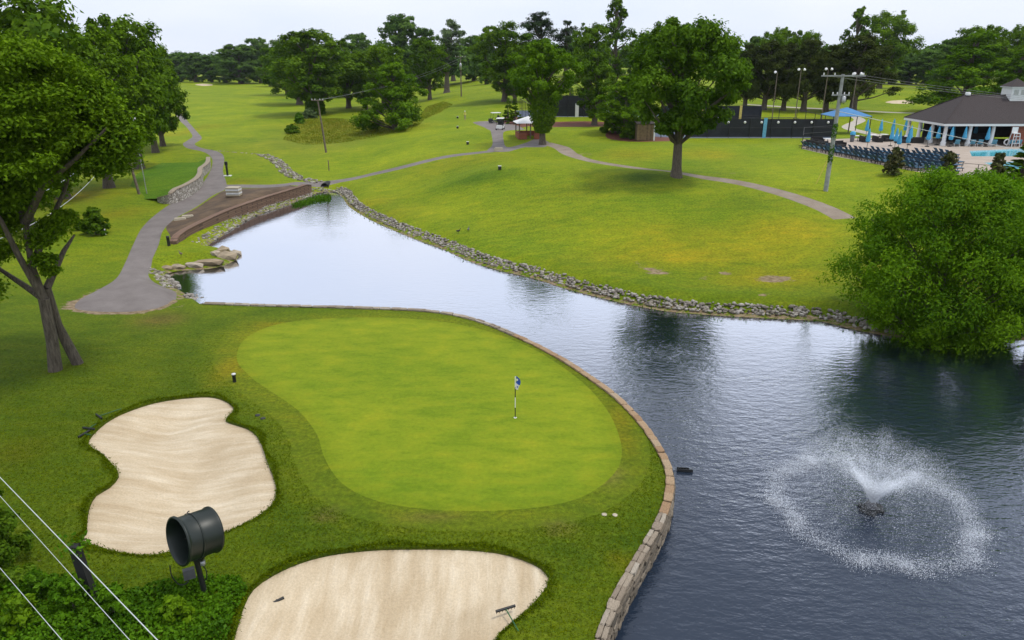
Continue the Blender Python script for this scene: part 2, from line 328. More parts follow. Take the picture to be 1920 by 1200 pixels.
zones = [(grid(-30, 16, 9, 54, .45), .45), (grid(16, 30, 44, 60, .55), .55), (notin(notin(grid(-75, 80, 2, 140, 1.4), -30, 16, 9, 54), 16, 30, 44, 60), 1.4), (notin(grid(-330, 380, -30, 480, 8), -75, 80, 2, 140), 8), (notin(grid(-3500, 3500, -300, 5000, 90), -330, 380, -30, 480), 90)]
samples = np.vstack([r for _, r in REG]); pts = []
for p, s in zones:
    d = np.full(len(p), 1e9)
    for a in range(0, len(samples), 800):
        q = samples[a:a+800]
        for bq in range(0, len(p), 4000):
            dd = ((p[bq:bq+4000, None]-q[None])**2).sum(2).min(1); d[bq:bq+4000] = np.minimum(d[bq:bq+4000], dd)
    pts.append(p[np.sqrt(d) > min(s, 1.4)*.45])
V2 = [Vector(p) for p in np.vstack(pts)]; E2 = []
for _, r in REG:
    k = len(V2); V2 += [Vector((float(x), float(y))) for x, y in r[:, :2]]; n = len(r); E2 += [(k+i, k+(i+1) % n) for i in range(n)]
cv, _, cf, _, _, _ = delaunay_2d_cdt(V2, E2, [], 0, 1e-4)
CV = np.array([[v.x, v.y] for v in cv]); CFc = np.array([f for f in cf if len(f) == 3])
a3 = CV[CFc]; flip = ((a3[:, 1, 0]-a3[:, 0, 0])*(a3[:, 2, 1]-a3[:, 0, 1])-(a3[:, 1, 1]-a3[:, 0, 1])*(a3[:, 2, 0]-a3[:, 0, 0])) < 0
CFc[flip] = CFc[flip][:, ::-1]
cen = CV[CFc].mean(1); CZ = H(CV); reg = np.full(len(cen), -1)
for i, (nm, r) in enumerate(REG):
    sel = (reg == -1) & (cen[:, 0] > r[:, 0].min()) & (cen[:, 0] < r[:, 0].max()) & (cen[:, 1] > r[:, 1].min()) & (cen[:, 1] < r[:, 1].max())
    idx = np.where(sel)[0]
    if len(idx): reg[idx[inside(cen[idx], r)]] = i
RI = {nm: i for i, (nm, _) in enumerate(REG)}
def region(nm, dz=None, attrs=None, extra=()):
    ids = [RI[n] if n else -1 for n in ([nm] if isinstance(nm, (str, type(None))) else nm)]
    f = CFc[np.isin(reg, ids)]; u, inv = np.unique(f, return_inverse=True); f = inv.reshape(-1, 3)
    P = CV[u]; z = CZ[u].copy()
    if dz is not None: z = dz(P, z)
    return np.c_[P, z], f
# colours of the turf
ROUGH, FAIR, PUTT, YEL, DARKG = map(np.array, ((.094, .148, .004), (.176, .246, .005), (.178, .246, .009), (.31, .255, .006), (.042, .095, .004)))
SPOTS = [  # px, py, rx, ry (photo pixels, laid onto the ground), colour, strength
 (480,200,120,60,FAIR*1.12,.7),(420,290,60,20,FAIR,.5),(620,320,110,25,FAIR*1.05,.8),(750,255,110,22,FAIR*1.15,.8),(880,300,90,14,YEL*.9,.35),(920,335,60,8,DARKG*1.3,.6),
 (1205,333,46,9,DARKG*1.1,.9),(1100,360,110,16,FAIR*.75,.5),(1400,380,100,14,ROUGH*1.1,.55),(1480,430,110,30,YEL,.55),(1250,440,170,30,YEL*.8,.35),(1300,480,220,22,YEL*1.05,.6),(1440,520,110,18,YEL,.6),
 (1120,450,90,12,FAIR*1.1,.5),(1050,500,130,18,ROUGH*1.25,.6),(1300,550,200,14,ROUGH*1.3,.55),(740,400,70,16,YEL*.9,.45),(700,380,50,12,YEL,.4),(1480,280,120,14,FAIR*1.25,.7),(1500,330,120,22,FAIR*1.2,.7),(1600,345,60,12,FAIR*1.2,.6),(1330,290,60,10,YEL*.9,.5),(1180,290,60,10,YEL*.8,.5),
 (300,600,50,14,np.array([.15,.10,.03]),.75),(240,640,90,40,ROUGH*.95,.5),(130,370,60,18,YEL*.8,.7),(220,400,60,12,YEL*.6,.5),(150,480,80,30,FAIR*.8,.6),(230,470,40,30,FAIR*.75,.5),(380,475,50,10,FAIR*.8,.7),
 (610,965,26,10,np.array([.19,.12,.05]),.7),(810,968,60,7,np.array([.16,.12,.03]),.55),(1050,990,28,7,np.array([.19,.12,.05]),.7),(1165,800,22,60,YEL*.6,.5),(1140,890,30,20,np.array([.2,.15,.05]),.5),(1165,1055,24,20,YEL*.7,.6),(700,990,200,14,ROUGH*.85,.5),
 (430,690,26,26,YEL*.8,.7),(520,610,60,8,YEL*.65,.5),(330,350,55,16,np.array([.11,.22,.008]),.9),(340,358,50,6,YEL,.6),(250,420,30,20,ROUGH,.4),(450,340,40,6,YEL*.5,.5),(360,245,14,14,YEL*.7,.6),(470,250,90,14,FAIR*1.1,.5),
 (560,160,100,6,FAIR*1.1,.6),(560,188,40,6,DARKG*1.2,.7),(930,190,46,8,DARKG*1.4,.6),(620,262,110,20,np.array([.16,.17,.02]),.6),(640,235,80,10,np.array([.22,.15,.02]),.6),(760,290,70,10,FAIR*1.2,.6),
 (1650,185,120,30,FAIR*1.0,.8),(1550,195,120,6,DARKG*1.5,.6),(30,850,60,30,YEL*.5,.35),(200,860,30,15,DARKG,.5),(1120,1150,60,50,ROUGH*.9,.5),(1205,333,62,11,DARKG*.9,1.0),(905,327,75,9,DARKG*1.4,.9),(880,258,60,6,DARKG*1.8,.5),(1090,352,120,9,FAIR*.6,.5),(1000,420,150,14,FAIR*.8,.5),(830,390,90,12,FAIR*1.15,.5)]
BARE = [(1180,492,18,6,.8),(1235,509,30,8,.95),(1210,500,20,5,.8),(1360,512,18,5,.75),(1452,523,42,7,1.1),(1320,521,16,4,.7),(1430,552,20,5,.65),(1165,408,14,3,.42),(1530,416,20,3,.5),(60,1058,26,14,.45),(145,572,14,8,.5),(230,588,70,3,.62),(330,575,20,6,.55),(365,232,10,6,.35),(75,1045,16,18,.6),(1170,490,14,3,.5),(1010,280,40,4,.4),(1360,325,60,4,.4),(1090,290,30,6,.5)]
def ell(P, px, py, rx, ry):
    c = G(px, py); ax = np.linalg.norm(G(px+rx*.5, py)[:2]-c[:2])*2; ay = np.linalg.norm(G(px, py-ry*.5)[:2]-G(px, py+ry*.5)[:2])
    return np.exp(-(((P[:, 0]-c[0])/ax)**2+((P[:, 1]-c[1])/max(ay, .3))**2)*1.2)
def turf(P):
    X, Y = P[:, 0], P[:, 1]; k = sst(40, 62, Y+np.clip(-X-14, 0, 20)*-.2)[:, None]
    c = ROUGH[None]*(1-k)+FAIR[None]*k
    m = (Y < 70)
    if m.any():
        dg = np.full(len(P), 99.); dg[m] = sdf(P[m], GREEN)
        a = (sst(2.1, .3, dg)*(.8+.2*np.sin(X*.9+Y*.4)))[:, None]*.85; c = c*(1-a)+np.array([.142, .185, .005])*a
        a = (sst(2.0, 2.7, dg)*sst(4.6, 3.2, dg))[:, None]*.35; c = c*(1-a)+DARKG*a
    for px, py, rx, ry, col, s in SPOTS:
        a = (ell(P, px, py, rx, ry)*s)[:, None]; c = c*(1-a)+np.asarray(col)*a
    d = np.zeros(len(P))
    for px, py, rx, ry, s in BARE: d = np.maximum(d, ell(P, px, py, rx, ry)*s*1.15)
    ds = dist_line(P, SOFT); d = np.maximum(d, .62*sst(1.4, .5, ds)); mm = (Y < 56) & (X < -10)
    if mm.any(): d[mm] = np.maximum(d[mm], .95*sst(.75, .2, dist_line(P[mm], PATHA, True))*sst(53, 47, Y[mm]))
    return np.c_[c, np.ones(len(P))], d
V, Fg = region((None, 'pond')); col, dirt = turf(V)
base_n = len(V)
# cut soil faces under the bunker lips
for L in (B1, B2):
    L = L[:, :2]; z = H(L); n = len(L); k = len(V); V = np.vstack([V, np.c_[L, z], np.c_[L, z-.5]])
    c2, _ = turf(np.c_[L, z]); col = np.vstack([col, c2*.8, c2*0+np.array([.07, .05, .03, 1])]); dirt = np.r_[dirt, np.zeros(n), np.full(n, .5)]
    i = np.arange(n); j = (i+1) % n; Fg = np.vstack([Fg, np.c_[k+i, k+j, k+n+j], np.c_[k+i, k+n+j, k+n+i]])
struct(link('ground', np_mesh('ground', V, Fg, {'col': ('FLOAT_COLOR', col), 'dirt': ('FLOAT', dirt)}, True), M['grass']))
V, f = region('green'); gd = -sdf(V, GREEN)
c = PUTT[None]*np.ones((len(V), 1)); a = (sst(1.0, 0.0, gd)*.6)[:, None]; c = c*(1-a)+np.array([.142, .195, .005])*a
for px, py, rx, ry, s in ((700,640,120,20,.3),(1000,850,100,40,.25),(640,860,30,40,.3),(900,720,120,30,.2)):
    a = (ell(V, px, py, rx, ry)*s)[:, None]; c = c*(1-a)+np.array([.24, .285, .012])*a
struct(link('putting_green', np_mesh('putting_green', V, f, {'col': ('FLOAT_COLOR', np.c_[c, np.ones(len(c))]), 'dirt': ('FLOAT', np.zeros(len(c)))}, True), M['green']))
for nm, L, mt in (('b1', B1, 'sand1'), ('b2', B2, 'sand2')):
    V, f = region(nm, lambda P, z: z-.13-.55*sst(0, 3.0, -sdf(P, L))); struct(link('sand_bunker', np_mesh('sand_bunker', V, f, None, True), M[mt]))
for nm, on, mt in (('fb1', 'sand_bunker', 'sand2'), ('fb2', 'sand_bunker', 'sand2'), ('patha', 'cart_path', 'asphalt'), ('pathb', 'cart_path', 'asphalt'), ('road', 'service_road', 'asphalt'), ('gravel', 'gravel_path', 'gravel'), ('dirt', 'soil_bed', 'dirt'), ('mulch1', 'mulch_bed', 'mulch'), ('mulch2', 'mulch_bed', 'mulch'), ('mulch3', 'mulch_bed', 'mulch'), ('deck', 'pool_deck', 'deck'), ('walk', 'pavement', 'walk'), ('walk2', 'pavement', 'walk'), ('court', 'tennis_court', 'court'), ('court2', 'tennis_court', 'court')):
    V, f = region(nm)
    if len(f): struct(link(on, np_mesh(on, V, f, None, True), M[mt]))
for nm in ('pool', 'pool2'):
    V, f = region(nm, lambda P, z: z*0+POOLZ-.12); struct(link('pool_water', np_mesh('pool_water', V, f), M['pool']))
    L = POOLW if nm == 'pool' else POOLW2; mb = MB()
    for i in range(len(L)):
        p, q = L[i], L[(i+1) % len(L)]; mb.add([(*p, POOLZ), (*q, POOLZ), (*q, POOLZ-.3), (*p, POOLZ-.3)], [(0, 1, 2, 3)])
    struct(mb.build('pool_edge', plain('pool_tile_'+nm, (.5, .62, .66), .4)))
V, f = region('pond', lambda P, z: z*0+WATER)
struct(link('pond_water', np_mesh('pond_water', V, f), M['water']))
# painted court lines
mb = MB()
for x0, x1, y0, y1 in ((25, 47, 119, 119.12), (25, 47, 132, 132.12), (25, 25.12, 119, 132), (47, 47.12, 119, 132), (31.4, 31.5, 119, 132), (22, 41, 125.5, 125.6)):
    mb.add([(x0, y0, COURTZ+.02), (x1, y0, COURTZ+.02), (x1, y1, COURTZ+.02), (x0, y1, COURTZ+.02)], [(0, 1, 2, 3)])
struct(mb.build('court_marking', plain('white_court_paint', (.75, .75, .75), .6)))

# ------------------------------------------------------------------ shared materials for built things
M['wood_pole'] = plain('weathered_pole', (.16, .125, .095), .85, .3, 3); M['grey_pole'] = plain('grey_pole_wood', (.30, .31, .31), .8, .25, 3)
M['black'] = plain('black_metal', (.012, .013, .013), .5, .2); M['dark_green'] = plain('dark_green_paint', (.008, .014, .011), .42, .2, 2)
M['steel'] = plain('galvanised_steel', (.42, .43, .44), .4, .2, 5, .6); M['white'] = plain('white_paint', (.72, .72, .72), .5, .06, 4)
M['cable'] = plain('pale_cable', (.55, .58, .6), .45, .1); M['darkcable'] = plain('grey_cable', (.2, .2, .2), .5, .1)
M['screen'] = plain('black_windscreen', (.014, .017, .022), .8, .35, .7); M['roof'] = plain('dark_shingle', (.042, .032, .032), .9, .35, 9, 0, .4)
M['brick'] = plain('red_brick', (.27, .085, .05), .85, .25, 8); M['blue'] = plain('sky_blue_canvas', (.06, .33, .55), .8, .2, 5, 0, 0, .12)
M['shade_blue'] = plain('blue_shade_sail', (.06, .20, .42), .8, .12, 1); M['navy'] = plain('navy_sling', (.035, .10, .17), .7, .3, 5, 0, 0, .3); M['sling_light'] = plain('light_blue_sling', (.13, .38, .55), .75, .15, 5)
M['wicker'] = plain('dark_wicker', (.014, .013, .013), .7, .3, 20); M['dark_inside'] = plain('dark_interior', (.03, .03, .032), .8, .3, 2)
M['cedar_board'] = plain('cedar_board', (.15, .10, .055), .85, .3, 4, 0, .2, .25); M['rubber'] = plain('black_rubber', (.015, .015, .015), .8, .2)
M['skin_tone'] = plain('skin_tone', (.4, .22, .15), .6, .1); M['yellow_cloth'] = plain('yellow_cloth', (.62, .5, .12), .9, .15)
M['grey_plastic'] = plain('grey_plastic', (.09, .09, .1), .5, .2)
def stone_mat(name, a, b_, c_, sc=5):
    m, t, b = new_mat(name); oi = t.nodes.new('ShaderNodeObjectInfo'); at = t.nodes.new('ShaderNodeAttribute'); at.attribute_name = 'v'
    ad = N(t, 'ShaderNodeMath', operation='ADD'); t.links.new(oi.outputs['Random'], ad.inputs[0]); t.links.new(at.outputs['Fac'], ad.inputs[1])
    fr = N(t, 'ShaderNodeMath', operation='FRACT'); t.links.new(ad.outputs[0], fr.inputs[0])
    c = ramp(t, fr.outputs[0], [(0, a), (.5, b_), (1, c_)]); n = noise(t, sc, 6, .65)
    c = mix(t, 1, c, ramp(t, n, [(.25, .55), (.7, 1.25)]), 'MULTIPLY'); t.links.new(c, b.inputs['Base Color']); b.inputs['Roughness'].default_value = .9
    bump(t, b, n, .7, .08); return m
M['rock'] = stone_mat('riprap_stone', (.13, .11, .085), (.27, .24, .20), (.43, .40, .36)); M['boulder'] = stone_mat('tan_boulder', (.30, .23, .15), (.36, .29, .20), (.42, .36, .28), 3)
M['coping'] = stone_mat('sandstone_coping', (.30, .185, .10), (.37, .25, .145), (.38, .29, .19), 6); M['coping_grey'] = stone_mat('grey_coping', (.24, .19, .14), (.34, .28, .21), (.42, .37, .3), 6)
M['rubble'] = stone_mat('rubble_stone', (.10, .085, .065), (.19, .155, .115), (.30, .25, .19), 7); M['mortar'] = plain('dark_mortar', (.07, .06, .048), .95, .3, 6)

# ------------------------------------------------------------------ leaves, trunks, trees
def leaf_mat(name, dark, light, trans=.25, gloss=.12):
    m = bpy.data.materials.new(name); m.use_nodes = True; t = m.node_tree; t.nodes.clear(); o = t.nodes.new('ShaderNodeOutputMaterial')
    a = t.nodes.new('ShaderNodeAttribute'); a.attribute_name = 'v'; oi = t.nodes.new('ShaderNodeObjectInfo')
    c = ramp(t, a.outputs['Fac'], [(0, dark), (1, light)]); c = mix(t, 1, c, ramp(t, oi.outputs['Random'], [(0, (.82, .86, .8)), (1, (1.15, 1.1, 1.1))]), 'MULTIPLY')
    d = t.nodes.new('ShaderNodeBsdfDiffuse'); tr = t.nodes.new('ShaderNodeBsdfTranslucent'); g = N(t, 'ShaderNodeBsdfGlossy', Roughness=.45)
    ct = mix(t, 1, c, (1.1, 1.25, .5), 'MULTIPLY'); t.links.new(c, d.inputs[0]); t.links.new(ct, tr.inputs[0]); g.inputs[0].default_value = (.35, .5, .25, 1)
    s1 = N(t, 'ShaderNodeMixShader', Fac=trans); t.links.new(d.outputs[0], s1.inputs[1]); t.links.new(tr.outputs[0], s1.inputs[2])
    s2 = N(t, 'ShaderNodeMixShader', Fac=gloss*.12); t.links.new(s1.outputs[0], s2.inputs[1]); t.links.new(g.outputs[0], s2.inputs[2]); t.links.new(s2.outputs[0], o.inputs[0]); return m
LM = {'lawn': leaf_mat('leaf_lawn', (.034, .085, .005), (.12, .225, .010), .28), 'oak': leaf_mat('leaf_oak', (.045, .10, .004), (.145, .25, .008)), 'dark': leaf_mat('leaf_dark', (.040, .095, .005), (.125, .215, .010)), 'bright': leaf_mat('leaf_bright', (.055, .13, .004), (.15, .27, .008), .3),
      'willow': leaf_mat('leaf_willow', (.055, .145, .004), (.185, .34, .008), .32), 'cedar': leaf_mat('leaf_cedar', (.026, .038, .008), (.062, .08, .012), .12), 'pine': leaf_mat('leaf_pine', (.018, .034, .014), (.045, .075, .026), .12),
      'far': leaf_mat('leaf_far', (.050, .108, .020), (.13, .22, .036)), 'pale': leaf_mat('leaf_pale', (.07, .115, .045), (.16, .22, .09), .3), 'ivy': leaf_mat('leaf_ivy', (.035, .10, .004), (.115, .25, .008), .2, .12), 'grassy': leaf_mat('leaf_grassy', (.15, .20, .012), (.33, .30, .04), .3), 'reed': leaf_mat('leaf_reed', (.06, .16, .008), (.14, .28, .012), .3), 'magnolia': leaf_mat('leaf_magnolia', (.03, .05, .012), (.14, .12, .05), .1, .3)}
m, t, b = new_mat('bark'); M['bark'] = m; f = noise(t, 3.5, 6, .7, (3, 3, .5)); t.links.new(ramp(t, f, [(.3, (.045, .034, .025)), (.72, (.19, .155, .12))]), b.inputs['Base Color']); b.inputs['Roughness'].default_value = .95; bump(t, b, f, .9, .12)

def unit(a): return a/np.maximum(np.linalg.norm(a, axis=-1, keepdims=True), 1e-6)
def leaf_mesh(name, P, Nn, size, aspect, v, r, droop=.2):
    n = len(P); A = unit(np.cross(Nn, unit(r.normal(size=(n, 3))))); A[:, 2] -= droop; A = unit(A); Bv = unit(np.cross(Nn, A)); L = (size*r.uniform(.65, 1.35, n))[:, None]; W = L*aspect*.5; up = unit(np.cross(A, Bv))
    V = np.empty((n, 4, 3)); V[:, 0] = P-A*L*.5; V[:, 1] = P+Bv*W+up*L*.07; V[:, 2] = P+A*L*.5; V[:, 3] = P-Bv*W+up*L*.07
    return np_mesh(name, V.reshape(-1, 3), np.arange(n*4).reshape(-1, 4), {'v': ('FLOAT', np.repeat(np.clip(v, 0, 1), 4))})
ENV = {'round': lambda t: np.sqrt(np.clip(1-(2*t-1)**2, .03, 1)), 'oval': lambda t: np.clip(np.sin(np.pi*np.clip(t, 0, 1)**.8), .08, 1)**.7, 'dome': lambda t: np.clip(1-t**2.2, .05, 1)**.6, 'cone': lambda t: np.clip(1-t, .03, 1)**.85,
       'vase': lambda t: np.clip(np.sqrt(np.clip(1-(2*np.clip(t, 0, 1)**1.35-1)**2, .03, 1)), .1, 1), 'spire': lambda t: np.clip(.35+.65*np.sin(np.pi*t**.9), .1, 1)*np.clip(1.15-t*.6, 0, 1)}
def make_tree(sp, seed, Ht=18., Wd=14., cb=.22, env='round', nl=22, ns=11, nleaf=60, leaf=.4, aspect=.6, lobe=.3, flat=.8, trunk=.035, droop=.15, sub=.34, low=None, limbs=True, clear=0.0, trunks=1, spreadv=.5):
    r = np.random.default_rng(seed); R = Wd/2; z0 = Ht*cb; hc = Ht-z0; lobes = []
    for i in range(nl):
        tt = (i+.5)/nl; tt = np.clip(tt+r.uniform(-.06, .06), .04, .95); wv = float(ENV[env](np.array(tt)))
        lr = R*lobe*r.uniform(.75, 1.25)*(.55+.45*wv); ph = i*2.399963+r.uniform(-.4, .4); rad = max(0, R*wv-lr*.75)*r.uniform(.62, 1.05)
        c = np.array([math.cos(ph)*rad, math.sin(ph)*rad, z0+hc*tt]); c[2] = min(c[2], Ht-lr*flat*.9); lobes.append((c, lr, ph))
    if env in ('round', 'oval', 'dome', 'vase'):
        for q in (.35, .55, .75): lobes.append((np.array([r.uniform(-.1, .1)*R, r.uniform(-.1, .1)*R, z0+hc*q]), R*lobe*1.2, 0))
    PP, NN, VV = [], [], []
    for c, lr, ph in lobes:
        cvv = r.uniform(0, 1)
        k = max(4, int(ns*(lr/(R*lobe))**1.5)); d = unit(r.normal(size=(k, 3))); d[:, 2] = d[:, 2]*.85+.2; d = unit(d)
        sc = c+d*lr*np.array([1, 1, flat])*r.uniform(.6, 1.0, (k, 1)); sr = lr*sub*r.uniform(.7, 1.4, k)
        for j in range(k):
            q = max(6, int(nleaf*(sr[j]/(lr*sub))**2*r.uniform(.7, 1.2))); dd = unit(r.normal(size=(q, 3))); rr = sr[j]*np.abs(r.normal(.85, .28, q))
            p = sc[j]+dd*rr[:, None]*np.array([1, 1, .8]); nn = unit(dd*.5+d[j]*.45+np.array([0, 0, .45])+r.normal(size=(q, 3))*.35)
            PP.append(p); NN.append(nn); VV.append(np.clip(.5*cvv+.5*r.uniform(0, 1)*spreadv*2*.5+r.normal(.12, .2, q), 0, 1))
    P = np.vstack(PP); Nn = np.vstack(NN); v = np.concatenate(VV)
    if clear: k = P[:, 2] > clear; P, Nn, v = P[k], Nn[k], v[k]
    crown = leaf_mesh('crown', P, Nn, leaf, aspect, v, r, droop); crown.materials.append(LM[sp])
    mb = MB(); tr = Ht*trunk
    for q in range(trunks):
        ox = (q-(trunks-1)/2)*tr*1.8; top = Ht*(.86 if env in ('cone', 'spire', 'pine') else .7)
        b0 = np.array([r.uniform(-.03, .03)*Ht, r.uniform(-.03, .03)*Ht])*(1 if trunks == 1 else 2.0); zs = [-.35, .0, .06*Ht, .3*Ht, .5*Ht, top]
        mb.tube([(ox+b0[0]*max(0, z/Ht)*1.2+(ox*.9*max(0, z/Ht)), b0[1]*max(0, z/Ht)*1.2, z) for z in zs], [tr*1.6, tr*1.3, tr, tr*.78, tr*.5, tr*.12], 9)
    if limbs:
        for c, lr, ph in lobes[::1]:
            zb = max(z0*.75, c[2]-np.hypot(c[0], c[1])*r.uniform(.7, 1.1)-lr*.3); zb = min(zb, Ht*.66); k = max(0, zb/Ht); s = Vector((b0[0]*k*1.2, b0[1]*k*1.2, zb)); e = Vector(c); mid = s.lerp(e, .5)+Vector((0, 0, .06*Ht*r.uniform(-.5, .6)))
            mb.tube([s, mid, e], [tr*.34*(1-zb/Ht*.6), tr*.22, tr*.06], 5, False)
    return mb.mesh('trunk'), crown
def plant_tree(name, label, meshes, p, sc=(1, 1, 1), rz=0, group=None, cat='tree', parts=('trunk', 'crown'), tmat='bark'):
    e = thing(name, label, cat, (p[0], p[1], p[2]), rz, group); e.scale = sc
    for nm, me in zip(parts, meshes):
        if me is not None: link(nm, me, M[tmat] if nm in ('trunk', 'stem') else None, e)
    return e
PROTO = {}
def proto(kind, i):
    k = (kind, i)
    if k not in PROTO:
        s = 100+i*17+sum(map(ord, kind)); S = dict(
         oak=dict(sp='oak', env='round', cb=.2, Wd=16, nl=24, nleaf=70, leaf=.5), dark=dict(sp='dark', env='round', cb=.16, Wd=15, nl=24, nleaf=70, leaf=.5), bright=dict(sp='bright', env='oval', cb=.1, Wd=14, nl=24, nleaf=70, leaf=.45), low=dict(sp='bright', env='dome', cb=.03, Wd=16, nl=26, nleaf=80, leaf=.5),
         far=dict(sp='far', env='round', cb=.03, Wd=13, nl=26, nleaf=44, leaf=.7, ns=10, lobe=.34), pale=dict(sp='pale', env='oval', cb=.15, Wd=11, nl=20, nleaf=40, leaf=.5, sub=.4), pine=dict(sp='pine', env='oval', cb=.35, Wd=8, nl=20, nleaf=46, leaf=.42, aspect=.3, lobe=.36, flat=.55), cedar=dict(sp='cedar', env='dome', cb=.2, Wd=13, nl=30, nleaf=72, leaf=.42, aspect=.45, lobe=.27, sub=.42),
         sparse=dict(sp='dark', env='spire', cb=.12, Wd=9, nl=30, nleaf=26, leaf=.5, lobe=.26, sub=.45, flat=1.1), arb=dict(sp='dark', env='cone', cb=.01, Wd=9, nl=44, nleaf=50, leaf=.5, lobe=.24, limbs=False), feather=dict(sp='bright', env='cone', cb=.1, Wd=16, nl=46, nleaf=56, leaf=.5, aspect=.4, lobe=.26, flat=.4, droop=.3), roundd=dict(sp='dark', env='oval', cb=.12, Wd=12, nl=30, nleaf=70, leaf=.4, lobe=.26, sub=.42))[kind]
        PROTO[k] = (make_tree(seed=s, **S), S['Wd'])
    return PROTO[k]
TREES = [ # label, kind, variant, px, base row, top row, width in photo pixels
 ('tall dark tree at the top left corner rising above the frame', 'dark', 0, 10, 395, -120, 300), ('leafy green tree second from the left corner behind the forked tree', 'oak', 0, 120, 372, 28, 215), ('broad tree over the wooden utility pole at the left', 'oak', 1, 205, 352, 62, 185),
 ('round topped tree at the right of the left tree row above the tee', 'oak', 0, 262, 316, 36, 165), ('tree with leaning bare trunk beside the winding cart path', 'oak', 1, 292, 286, 82, 120), ('last tree of the left row where the cart path disappears', 'dark', 1, 306, 274, 118, 92), ('low leafy tree under the left row beside the lawn', 'oak', 0, 60, 440, 175, 200),
 ('distant hazy tree nearest the left tree row on the skyline', 'far', 0, 338, 154, 104, 46), ('second distant hazy tree from the left on the skyline', 'far', 1, 368, 154, 101, 50), ('third distant hazy tree from the left on the skyline', 'far', 0, 398, 154, 106, 44), ('fourth distant hazy tree by the far bunker', 'far', 1, 424, 155, 102, 44), ('full distant tree standing forward of the far treeline', 'far', 0, 452, 157, 86, 78), ('distant tree with high crown left of the dark oaks', 'far', 1, 490, 156, 74, 56), ('small tree with bare stem right of the far bunker', 'dark', 1, 506, 162, 118, 36), ('dark tree behind the ivy trunked oak, left side', 'dark', 0, 540, 178, 80, 84),
 ('huge dark oak with ivy covered trunk above the meadow', 'dark', 1, 592, 214, 62, 150), ('dark tree joined to the left side of the ivy oak', 'dark', 0, 562, 196, 84, 110), ('leaning tree with grey trunk right of the ivy oak', 'oak', 1, 654, 203, 100, 100), ('dark crown behind the leaning grey trunk tree', 'dark', 0, 640, 182, 75, 100), ('hazy tall tree behind the ivy oak to its right', 'far', 1, 678, 160, 66, 58), ('bright green bushy tree touching the ground at the meadow edge', 'low', 0, 740, 244, 122, 112), ('dark green dome crown behind the bright bushy tree', 'oak', 0, 720, 205, 86, 104), ('small tree between the leaning trunk and the bushy tree', 'dark', 1, 688, 206, 140, 46),
 ('tall airy tree rising high behind the middle trees', 'far', 0, 758, 166, 33, 84), ('lower shoulder tree right of the tall airy tree', 'far', 1, 796, 166, 56, 64), ('tree with thin dark trunk left of the pine', 'oak', 1, 806, 187, 76, 76), ('brownish pine with bare dark trunk beside the lamp pole', 'pine', 0, 838, 174, 76, 56), ('pale feathery tree on the skyline behind the lamp pole', 'pale', 0, 850, 152, 41, 58), ('hazy round tree right of the lamp pole', 'far', 0, 888, 152, 70, 54), ('hazy tree peeping left of the dark parkside tree', 'far', 1, 912, 158, 66, 50),
 ('dark spreading tree left behind the ivy clad middle tree', 'dark', 0, 946, 190, 48, 104), ('dark low tree against the tennis fence corner', 'roundd', 0, 965, 192, 95, 60), ('tall dark pine behind the ivy clad middle tree', 'pine', 1, 1008, 165, 27, 84), ('slim pine right of the tall dark pine', 'pine', 0, 1060, 165, 42, 52), ('mid green tree left of the tallest sparse tree', 'oak', 1, 1102, 182, 50, 80), ('tallest sparse dark tree reaching the top of the picture', 'sparse', 0, 1152, 172, 0, 70), ('dark egg shaped tree in front of the far tennis fence', 'roundd', 1, 1114, 235, 102, 84), ('light green low crowned tree beside the wooden shed', 'bright', 0, 1174, 254, 146, 112), ('rounded crown behind the great lawn tree', 'oak', 0, 1275, 165, 46, 74), ('hazy tree between the tallest sparse tree and the great lawn tree', 'far', 1, 1205, 160, 66, 60),
 ('first brown green cedar right of the great lawn tree', 'cedar', 0, 1396, 204, 86, 72), ('second brown green cedar behind the tennis lamps', 'cedar', 1, 1432, 206, 80, 84), ('third brown green cedar behind the tennis lamps', 'cedar', 0, 1468, 207, 84, 76), ('fourth brown green cedar with forked trunk', 'cedar', 1, 1506, 209, 76, 90), ('fifth brown green cedar behind the grey utility pole', 'cedar', 0, 1548, 209, 88, 80), ('largest brown green cedar right of the grey utility pole', 'cedar', 1, 1598, 211, 68, 116), ('green crown above the cedars, left one', 'oak', 1, 1450, 172, 57, 70), ('green crown above the cedars, right one', 'oak', 0, 1492, 172, 60, 76), ('hazy tree at the left end of the cedar row', 'far', 0, 1412, 165, 72, 56),
 ('tall dark crown standing highest over the cedars', 'sparse', 0, 1594, 170, 18, 60), ('broad airy tree right of the tall dark crown', 'oak', 1, 1648, 166, 27, 100), ('dark distant tree at the right fairway edge', 'far', 0, 1668, 158, 98, 60), ('dark distant tree in the gap of the skyline', 'far', 1, 1702, 158, 110, 54), ('distant tree left of the feathery tree', 'far', 0, 1738, 160, 98, 60), ('light green feathery tree behind the pool house roof', 'feather', 0, 1808, 214, 62, 200), ('dark crown left behind the feathery tree', 'far', 1, 1775, 166, 74, 70), ('high crown behind the feathery tree', 'oak', 0, 1822, 170, 50, 100), ('tall broken crown at the right picture edge', 'oak', 1, 1890, 175, 52, 80), ('light green tree beside the white cupola', 'feather', 0, 1895, 216, 92, 120), ('leafy tree at the far right behind the pool house', 'oak', 0, 1945, 200, 70, 110),
 ('clipped green cone evergreen nearest the gazebo', 'arb', 0, 965, 232, 186, 29), ('smaller cone evergreen behind the clipped cone', 'arb', 0, 953, 228, 184, 22), ('narrow cone evergreen left of the far tennis court', 'arb', 0, 1043, 188, 152, 14), ('narrow cone evergreen behind the far tennis fence', 'arb', 0, 1068, 190, 138, 17), ('dark conifer by the small pool at the right edge', 'arb', 0, 1916, 337, 266, 84)]
